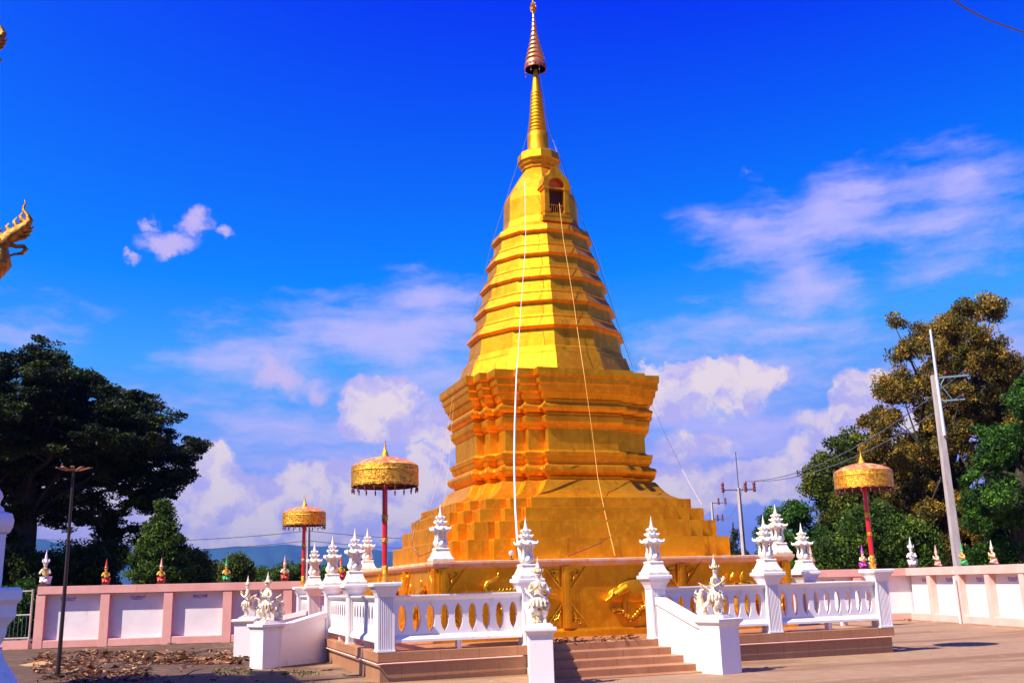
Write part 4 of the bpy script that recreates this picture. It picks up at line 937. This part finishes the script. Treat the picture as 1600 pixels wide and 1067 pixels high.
def power_pole(px, ybase, ytop, D, label, arm=True, dbl=False, rad=.16, group='utility poles beyond the walls', spike=0):
    p = atd(px, ybase, D); H = atd(px, ytop, D).z; p.z = 0
    t = empty('power_pole', p); tag(t, label, 'pole', group)
    MB().square([(rad, 0), (rad*.62, H)], (0, 0, 0), .4).build('shaft', M['concrete_pole'], t)
    tops = []
    if arm:
        ar = MB(); az_ = YAW
        for k, zz in enumerate((H-.1, H-1.6) if dbl else (H-.1,)):
            x0, x1 = (-.95, .95) if not dbl else (.0, 1.3-.4*k)
            c, s_ = math.cos(az_), math.sin(az_)
            ar.box(((x0+x1)/2*c, (x0+x1)/2*s_, zz), (x1-x0, .07, .07), az_)
            for xx in ((x0, x1, x1*.45) if not dbl else (x1*.5, x1)):
                MB().lathe([(.06, -.25), (.11, -.16), (.06, -.08), (.11, 0), (.06, .1), (.10, .19), (.08, .34), (.03, .40)], 8, (xx*c, xx*s_, zz+.1)).build('insulator', M['redbrown'], t); tops.append(Vector((p.x+xx*c, p.y+xx*s_, zz+.5)))
        if dbl: ar.box((.05, 0, H-.8), (.07, .07, 1.6))
        ar.build('crossarm', M['wire'], t)
    if spike: MB().tube([(0, 0, H), (0, 0, H+spike)], .03, 6).build('lightning_rod', M['wire'], t)
    return tops
t1 = power_pole(1162, 862, 762, 62, 'tall concrete utility pole with crossarm and insulators, right of the stupa', True, False, .12, spike=2.2)
t2 = power_pole(1116, 840, 784, 95, 'distant utility pole with double bracket just above the stupa steps', True, True, .12)
t3 = power_pole(481, 900, 824, 58, 'slim grey pole directly behind the smallest parasol pole', False, rad=.10)
t4 = power_pole(145, 885, 835, 62, 'short grey pole under the big dark tree at left', False, rad=.13)
for dz, l in ((0, 'upper power line low across the left sky'), (-.85, 'lower power line low across the left sky')):
    a, b, c, d = atd(60, 842-dz*18, 60), atd(481, 829-dz*18, 58), atd(900, 842-dz*18, 60), atd(1156, 800, 62)
    wires('power_line', l, [a, b, c], .02, sag=.3)
for i, (a, b, l) in enumerate(((t1[1], ctop+Vector((0, 0, .1)), 'upper power line running right from the tall utility pole'), (t1[2], ctop+Vector((-.4, 0, -.9)), 'lower power line running right from the tall utility pole'),
                               (t1[0], t2[1], 'left hand wire between the two utility poles'), (t1[2], t2[2], 'right hand wire between the two utility poles'))):
    wires('power_line', l, [a, b], .02 if i < 2 else .014, sag=.9 if i < 2 else 1.2)
a, b, c = atd(1470, -14, 14), atd(1530, 26, 14.5), atd(1680, 74, 16)
mb = MB(); pts = [a.lerp(b, i/6) for i in range(6)]+[b.lerp(c, i/8) for i in range(9)]
ctrl = [atd(x, y, D) for x, y, D in ((1440, -40, 13.8), (1487, -2, 14), (1510, 14, 14.2), (1540, 30, 14.6), (1570, 41, 15), (1600, 51, 15.4), (1660, 66, 16), (1760, 84, 17.5))]
o = MB().tube(ctrl, .013, 8).build('overhead_cable', M['wire']); tag(o, 'thick dark cable sagging across the top right corner of the sky', 'wire')

# cords and pipe hung on the stupa
def sweep(name, pts, r, m, label, cat, group=None):
    o = MB().tube(pts, r, 8).build(name, M[m]); return tag(o, label, cat, group)
sweep('white_conduit', [ony(826, 284, -1.0), ony(820, 285, -1.15), ony(820.5, 330, -1.25), ony(821.5, 368, -1.52), ony(820, 400, -1.72), ony(817, 440, -1.9), ony(814, 480, -2.1), ony(811.5, 520, -2.32), ony(809, 560, -2.6), ony(807, 585, -2.95), ony(804.5, 660, -2.95), ony(803.5, 720, -2.97), ony(805, 790, -3.3), ony(808, 840, -3.9), ony(812, 869, -4.22)], [.007]*9+[.016]+[.024]*5, 'pipe', 'long white pipe running down the front of the stupa', 'pipe')
sweep('orange_cord', [ony(874, 318, -1.34), ony(880, 372, -1.6), ony(888, 420, -1.75), ony(896, 470, -1.95), ony(903, 520, -2.12), ony(911, 573, -2.8), ony(915, 600, -2.85), ony(926, 680, -2.8), ony(934, 745, -2.8), ony(944, 795, -3.3), ony(953, 835, -3.75), ony(961, 868, -4.2)], .008, 'cord', 'thin orange cord hanging down the sunlit front of the stupa', 'cord')
def hang(pts): return [ony(x, y, Y) for x, y, Y in pts]
sweep('guy_rope', hang([(843, 112, 0), (857, 200, -.1), (880, 266, -.3), (905, 335, -.4), (929, 384, -.5), (954, 460, -.6), (979, 540, -.8), (1004, 600, -1.2), (1040, 680, -1.8), (1072, 745, -2.3), (1096, 788, -2.7)]), .0045, 'paleline', 'pale cord stretched from the spire down the right side of the stupa', 'cord')
sweep('guy_rope', hang([(842, 120, 0), (860, 205, -.1), (884, 270, -.3), (908, 340, -.4), (926, 382, -.55), (950, 458, -.6), (975, 537, -.8), (988, 572, -.8)]), .006, 'wire', 'dark cord following the right edge of the upper stupa', 'cord')
sweep('guy_rope', hang([(836, 120, 0), (824, 212, -.1), (800, 283, -.1), (781, 342, -.1), (768, 382, 0), (750, 455, .1), (739, 496, .2)]), .006, 'wire', 'dark cord following the left edge of the upper stupa', 'cord')
for k, (a, b, l) in enumerate((((707, 620), (672, 792), 'pale slack cord off the left side of the stupa waist, outer of the pair'), ((709, 625), (692, 798), 'pale slack cord off the left side of the stupa waist, inner of the pair'))):
    A, B = ony(*a, -1.6), ony(*b, -3.2); sweep('slack_cord', [A.lerp(B, i/8)-Vector((0, 0, .25*4*i/8*(1-i/8))) for i in range(9)], .003, 'cord', l, 'cord')
sweep('brown_cable', [ony(690, 846, -3.70), ony(676, 800, -3.6), ony(650, 815, -3.4), ony(643, 850, -3.7), ony(655, 869, -4.0), ony(672, 862, -3.9), ony(682, 840, -3.75)], .009, 'redbrown', 'brown cable looped on the left steps of the stupa', 'cable')
sweep('brown_cable', [ony(888, 868, -4.1), ony(915, 858, -3.95), ony(938, 848, -3.85), ony(953, 838, -3.8), ony(957, 852, -3.9), ony(960, 866, -4.15)], .010, 'redbrown', 'brown cable lying on the front steps of the stupa', 'cable')
def floodlight():
    p = ony(799, 866, -4.2); t = empty('floodlight', (p.x, p.y, 2.156)); tag(t, 'small round floodlight on the ledge of the gold base, beside the white pipe', 'lamp')
    MB().lathe([(.05, 0), (.05, .02), (.015, .03), (.015, .08)], 10).build('stand', M['black'], t)
    MB().ball((0, 0, .14), .06, 12, 8).build('bulb', mat('lamp_glass', (.7, .7, .72), .08, .4), t)
floodlight()

# ------------------------------------------------------------ vegetation
def leaves(name, cen, nrm_up, size, m, parent, off, tone=None):
    N = len(cen); d = rng.normal(size=(N, 3)); d[:, 2] = d[:, 2]*.6 + nrm_up; d /= np.linalg.norm(d, axis=1)[:, None]
    a = rng.normal(size=(N, 3)); a -= (a*d).sum(1)[:, None]*d; a /= np.linalg.norm(a, axis=1)[:, None]; b = np.cross(d, a)
    s = size*rng.uniform(.6, 1.3, (N, 1))
    q = np.stack([cen-a*s, cen-b*s*.45+a*s*.05, cen+a*s, cen+b*s*.45+a*s*.05], 1).reshape(-1, 3) - np.array(off)
    me = bpy.data.meshes.new(name); me.vertices.add(4*N); me.vertices.foreach_set('co', q.ravel().astype(np.float32))
    me.loops.add(4*N); me.loops.foreach_set('vertex_index', np.arange(4*N, dtype=np.int32)); me.polygons.add(N)
    me.polygons.foreach_set('loop_start', np.arange(0, 4*N, 4, dtype=np.int32)); me.polygons.foreach_set('loop_total', np.full(N, 4, np.int32))
    at = me.attributes.new('tone', 'FLOAT', 'FACE'); tn = rng.uniform(0, 1, N) if tone is None else tone
    at.data.foreach_set('value', np.clip(tn, 0, 1).astype(np.float32))
    me.update(); me.validate(); me.materials.append(m); o = bpy.data.objects.new(name, me); C.objects.link(o)
    if parent: o.parent = parent
    return o
LD, LS = 2.3, .60
def tree(name, label, base, H, r0, lobes, m, n_clump, per, csize, leaf, flat=.5, up=.6, group=None, bare=0, limbs=12, shell=.45, cat='tree', lr=.75):
    """lobes: (x,y,z,rx,ry,rz) ellipsoids in world coordinates; the crown is clumps of leaves spread through them"""
    t = empty(name, (base.x, base.y, 0)); tag(t, label, cat, group); of = (base.x, base.y, 0)
    lob = np.array(lobes); vol = lob[:, 3]*lob[:, 5]*lob[:, 4]; pk = rng.choice(len(lob), n_clump, p=vol**.8/(vol**.8).sum())
    d = rng.normal(size=(n_clump, 3)); d /= np.linalg.norm(d, axis=1)[:, None]
    rad = (shell + (1-shell)*rng.uniform(0, 1, (n_clump, 1))**.5)*rng.uniform(.86, 1.08, (n_clump, 1))
    cc = lob[pk, :3] + d*rad*lob[pk, 3:]
    cs = csize*rng.uniform(.6, 1.3, (n_clump, 1)); ct_ = rng.uniform(0, 1, n_clump)
    per = int(per*LD); leaf = leaf*LS
    dd = rng.normal(size=(n_clump, per, 3)); dd /= np.linalg.norm(dd, axis=2)[:, :, None]; dd *= rng.uniform(.1, 1, (n_clump, per, 1))**.5
    pts = (cc[:, None, :] + dd*.8*cs[:, None, :]*np.array([1, 1, flat])).reshape(-1, 3)
    tone = (np.repeat(ct_, per)*.55 + rng.uniform(0, .5, n_clump*per))
    keep = pts[:, 2] > .3
    leaves('crown', pts[keep], up, leaf, m, t, of, tone[keep])
    mb = MB(); top = Vector((float(np.average(lob[:, 0], weights=vol)), float(np.average(lob[:, 1], weights=vol)), base.z+H*.55))
    b0 = Vector((base.x, base.y, 0)); mid = b0.lerp(top, .5)+Vector((random.uniform(-.2, .2), 0, 0))
    mb.tube([b0, b0.lerp(mid, .15)+Vector((0, 0, .1)), mid, top], [r0*1.3, r0, r0*.8, r0*.45], 10)
    idx = rng.choice(n_clump, min(limbs*3, n_clump), replace=False)
    for k in range(limbs):
        c = Vector(cc[idx[k]]); s0 = b0.lerp(top, random.uniform(.45, .95)); m1 = s0.lerp(c, .5)+Vector((random.uniform(-.5, .5), random.uniform(-.5, .5), random.uniform(0, .8)))
        mb.tube([s0, s0.lerp(m1, .5)+Vector((0, 0, .2)), m1, c], [r0*.38*lr, r0*.28*lr, r0*.2*lr, r0*.05*lr], 7)
        for q in (1, 2):
            e = Vector(cc[idx[(k+q*limbs) % len(idx)]])
            if (e-m1).length < H*.45: mb.tube([m1, m1.lerp(e, .5)+Vector((random.uniform(-.3, .3), 0, .2)), e], [r0*.16*lr, r0*.1*lr, r0*.03*lr], 6)
    mb.build('trunk', M['bark'], t, of)
    return t
def inside(x, y, poly):
    c = False
    for (x1, y1), (x2, y2) in zip(poly, poly[1:]+poly[:1]):
        if (y1 > y) != (y2 > y) and x < (x2-x1)*(y-y1)/(y2-y1)+x1: c = not c
    return c
def pads(poly, n, D, dd, rx, ry):
    out = []; xs = [p[0] for p in poly]; ys = [p[1] for p in poly]
    while len(out) < n:
        x, y = random.uniform(min(xs), max(xs)), random.uniform(min(ys), max(ys))
        if inside(x, y, poly): k = random.uniform(.7, 1.3); out.append(lobe(x, y, D+random.uniform(-dd, dd), rx*k, ry*k))
    return out
def lobe(px, py, D, rpx, rpy, depth=None):
    p = atd(px, py, D); k = FPX/((p-CP).dot(Fv)); return (p.x, p.y, p.z, rpx/k, (depth or rpx)/k, rpy/k)
D = 52
b = atd(25, 900, D)
env = [(-180, 600), (-60, 540), (10, 536), (60, 538), (100, 562), (150, 568), (208, 584), (236, 612), (256, 645), (292, 672), (310, 700), (290, 725), (300, 750), (275, 772), (240, 795), (225, 845), (185, 850), (150, 820), (110, 815), (60, 830), (20, 870), (-180, 880)]
top = [(-180, 610), (-60, 552), (10, 545), (60, 545), (100, 570), (150, 578), (205, 598), (232, 630), (240, 690), (150, 700), (0, 720), (-180, 720)]
lobes = pads(env, 150, D, 4, 24, 11) + pads([(180, 600), (236, 612), (256, 645), (292, 672), (310, 700), (290, 725), (300, 750), (240, 795), (200, 780)], 40, D, 3, 20, 10) + pads(top, 70, D-1, 4, 34, 13) + pads([(60, 770), (250, 760), (262, 790), (238, 850), (190, 862), (140, 850), (100, 835), (60, 830)], 26, D+1, 2, 18, 10) + [lobe(20, 640, D+1, 90, 60), lobe(-80, 700, D+1, 120, 110), lobe(110, 650, D+1, 80, 60), lobe(170, 690, D+1, 90, 50), lobe(80, 730, D+2, 110, 50), lobe(220, 740, D+1, 50, 34)]
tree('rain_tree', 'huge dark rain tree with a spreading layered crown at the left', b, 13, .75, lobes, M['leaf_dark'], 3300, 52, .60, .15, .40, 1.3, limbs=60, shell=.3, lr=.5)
D = 47
tree('conical_tree', 'bright green conical tree just behind the left part of the back wall', atd(252, 900, D), 4.6, .14, [lobe(254, 802, D, 11, 18), lobe(252, 828, D, 24, 22), lobe(252, 860, D, 36, 30), lobe(222, 885, D, 16, 18), lobe(280, 885, D, 14, 18), lobe(250, 896, D, 44, 20)], M['leaf_mid'], 420, 34, .42, .13, .8, .2, limbs=8, shell=.5)
for i, (px, py, rx, ry, DD, mm, l) in enumerate((
        (30, 893, 62, 40, 50, 'leaf_dark', 'dark bush behind the big guardian statue at the far left'), (120, 893, 62, 46, 51, 'leaf_dark', 'dark bush below the rain tree behind the left wall'),
        (165, 868, 32, 24, 56, 'leaf_mid', 'lighter green shrub showing under the rain tree branches'), (300, 893, 26, 32, 55, 'leaf_olive', 'olive brown shrub right of the conical tree'),
        (332, 900, 30, 20, 66, 'leaf_mid', 'low bright green shrub left of the round tree'), (370, 892, 23, 24, 60, 'leaf_olive', 'round olive tree behind the green kneeling statue'),
        (408, 905, 30, 16, 72, 'leaf_mid', 'low green shrub behind the bird woman statues'), (450, 902, 36, 20, 62, 'leaf_mid', 'green bush left of the smallest parasol pole'),
        (520, 903, 50, 18, 66, 'leaf_bright', 'green bush behind the row of left pinnacles'), (30, 955, 34, 42, 44, 'leaf_bright', 'green plants behind the pipe gate'))):
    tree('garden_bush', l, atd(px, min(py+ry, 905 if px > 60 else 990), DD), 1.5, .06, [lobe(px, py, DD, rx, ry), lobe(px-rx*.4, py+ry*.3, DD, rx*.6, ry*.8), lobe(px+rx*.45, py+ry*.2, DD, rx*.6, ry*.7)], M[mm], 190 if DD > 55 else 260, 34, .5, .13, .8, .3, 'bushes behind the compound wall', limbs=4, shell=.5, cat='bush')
# right hand trees
D = 54
tree('teak_tree', 'tall golden brown tree with ragged top at the right', atd(1480, 890, D), 14, .4,
     pads([(1372, 610), (1388, 570), (1400, 530), (1388, 505), (1420, 500), (1445, 515), (1480, 500), (1505, 480), (1545, 462), (1552, 475), (1530, 505), (1560, 525), (1610, 560), (1640, 640), (1600, 720), (1540, 780), (1540, 880), (1390, 880), (1380, 800), (1352, 740), (1340, 690), (1356, 650)], 150, D, 3.5, 19, 15) + [lobe(1470, 620, D+1, 50, 70), lobe(1440, 760, D+1, 60, 90), lobe(1560, 640, D+2, 50, 60)],
     M['leaf_brown'], 2000, 50, .50, .135, .9, .1, limbs=60, shell=.15)
D = 47
tree('mango_tree', 'dense bright green tree at the right edge in front of the brown one', atd(1600, 890, D), 9, .4,
     pads([(1700, 570), (1630, 590), (1590, 625), (1560, 655), (1545, 690), (1515, 715), (1510, 760), (1525, 800), (1560, 850), (1700, 860)], 60, D, 2.5, 22, 17) + [lobe(1620, 760, D+2, 60, 70), lobe(1580, 820, D+2, 60, 60), lobe(1600, 880, D+2, 90, 40)], M['leaf_bright'], 900, 52, .5, .14, .75, .4, limbs=24, shell=.35)
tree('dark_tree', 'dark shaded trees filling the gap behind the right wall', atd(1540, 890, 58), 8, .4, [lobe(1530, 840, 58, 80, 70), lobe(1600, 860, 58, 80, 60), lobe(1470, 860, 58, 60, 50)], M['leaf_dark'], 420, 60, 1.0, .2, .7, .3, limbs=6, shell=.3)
D = 56
tree('feathery_tree', 'olive green tree with feathery branches left of the right parasol', atd(1330, 890, D), 8, .3,
     [lobe(1262, 742, D, 12, 6), lobe(1282, 716, D, 14, 6), lobe(1298, 694, D, 12, 7), lobe(1318, 682, D, 10, 6), lobe(1340, 672, D, 9, 5), lobe(1275, 735, D, 20, 10), lobe(1340, 700, D, 40, 28), lobe(1325, 735, D, 55, 30), lobe(1290, 760, D, 35, 20), lobe(1360, 760, D, 50, 50), lobe(1320, 790, D, 50, 40)], M['leaf_olive'], 560, 42, .6, .17, .8, .1, limbs=24, shell=.2)
D = 60
tree('round_tree', 'rounded green tree mass right of the white utility pole', atd(1240, 890, D), 6, .3,
     pads([(1190, 850), (1200, 815), (1235, 795), (1280, 790), (1330, 800), (1380, 820), (1390, 890), (1185, 890)], 48, D, 3, 20, 15) + [lobe(1290, 860, D+2, 70, 40)], M['leaf_bright'], 800, 52, .55, .15, .7, .5, limbs=14, shell=.35)
tree('mixed_tree', 'mid green tree below the right parasol behind the back wall', atd(1380, 890, 50), 5, .25, [lobe(1360, 840, 50, 50, 50), lobe(1310, 870, 50, 45, 30), lobe(1410, 860, 50, 50, 45)], M['leaf_mid'], 500, 55, .7, .15, .7, .3, limbs=8, shell=.45)
tree('distant_conifer', 'tiny spiky conifer at the foot of the white utility pole', atd(1147, 880, 85), 6, .12, [lobe(1148, 835, 85, 4, 20), lobe(1146, 855, 85, 9, 16), lobe(1150, 868, 85, 22, 8)], M['leaf_dark'], 60, 26, .5, .16, .8, .1, limbs=3)

# ------------------------------------------------------------ litter and weeds
def litter(name, n, fn, size, label):
    cen = np.array([fn() for _ in range(n)]); o = leaves(name, cen, 3.0, size*np.exp(rng.normal(0, .45, (n, 1))), M['leaf_dry'], None, (0, 0, 0)); tag(o, label, 'dry leaves', kind='stuff'); return o
def band(xa, xb, ya, yb, z=.03):
    def f():
        while True:
            x = random.uniform(xa, xb); y = random.uniform(ya, yb); p = onz(x, y, 0)
            v = math.sin(p.x*2.1+p.y*.7)+math.sin(p.y*3.1-p.x*1.3+1)+math.sin(p.x*5.3)*.5
            if v > random.uniform(-1.0, 1.1): return (p.x, p.y, z*random.uniform(.3, 2.2))
    return f
litter('fallen_leaves', 3200, band(60, 376, 1018, 1038), .055, 'scattered brown dry leaves in front of the left wall')
litter('fallen_leaves', 1300, band(50, 240, 1033, 1066), .06, 'heap of dry leaves and twigs around the foot of the lamp post')
def stairtop():
    x = random.uniform(-2.9, -.6); t = random.random(); return (x, -6.15+random.gauss(.0, .14)+.35*random.random(), HP+.01+.07*random.random()**2)
litter('fallen_leaves', 260, lambda: (lambda p: (p.x, p.y, .02))(onz(random.uniform(50, 520)+random.gauss(0, 30), 1008+58*random.random(), 0)), .07, 'thinly scattered dry leaves across the left yard')
litter('fallen_leaves', 420, stairtop, .035, 'pale dry leaves gathered at the top of the front steps')
tw = MB()
for i in range(110):
    p = Vector(band(50, 300, 1020, 1064)()); a = random.uniform(0, PI); L = random.uniform(.12, .5); d = Vector((math.cos(a), math.sin(a), random.uniform(0, .25)))*L
    tw.tube([p, p+d*.5+Vector((0, 0, .03)), p+d], [.012, .010, .005], 5)
o = tw.build('fallen_twigs', M['bark']); tag(o, 'broken twigs lying among the dry leaves at the left', 'twigs', kind='stuff')
def weeds(n, rects, label):
    pts = []
    while len(pts) < n:
        xa, xb, ya, yb = random.choice(rects); p = onz(random.uniform(xa, xb), random.uniform(ya, yb), 0)
        pts.append((p.x, p.y, random.uniform(.01, .07)))
    o = leaves('grass_weeds', np.array(pts), -.2, .03, M['leaf_olive'], None, (0, 0, 0)); tag(o, label, 'grass', kind='stuff')
weeds(700, [(330, 395, 1046, 1056), (420, 500, 1050, 1058), (130, 170, 1003, 1010), (260, 275, 1000, 1008), (1400, 1425, 966, 971)], 'thin green weeds in the cracks of the paving')

# ------------------------------------------------------------ haze
me = bpy.data.meshes.new('haze')
x0, x1, y0, y1, z0, z1 = -3750, 3750, -3750, 3750, -1, 190
me.from_pydata([(x0, y0, z0), (x1, y0, z0), (x1, y1, z0), (x0, y1, z0), (x0, y0, z1), (x1, y0, z1), (x1, y1, z1), (x0, y1, z1)], [], [(3, 2, 1, 0), (4, 5, 6, 7), (0, 1, 5, 4), (1, 2, 6, 5), (2, 3, 7, 6), (3, 0, 4, 7)])
hz = bpy.data.objects.new('haze', me); C.objects.link(hz); tag(hz, kind='stuff')
hm = bpy.data.materials.new('haze'); hm.use_nodes = True; ht = hm.node_tree; ht.nodes.clear()
pv = ht.nodes.new('ShaderNodeVolumePrincipled'); pv.inputs['Color'].default_value = (.22, .52, 1, 1); pv.inputs['Density'].default_value = .00018; pv.inputs['Anisotropy'].default_value = .72
ho = ht.nodes.new('ShaderNodeOutputMaterial'); ht.links.new(pv.outputs[0], ho.inputs['Volume']); me.materials.append(hm)
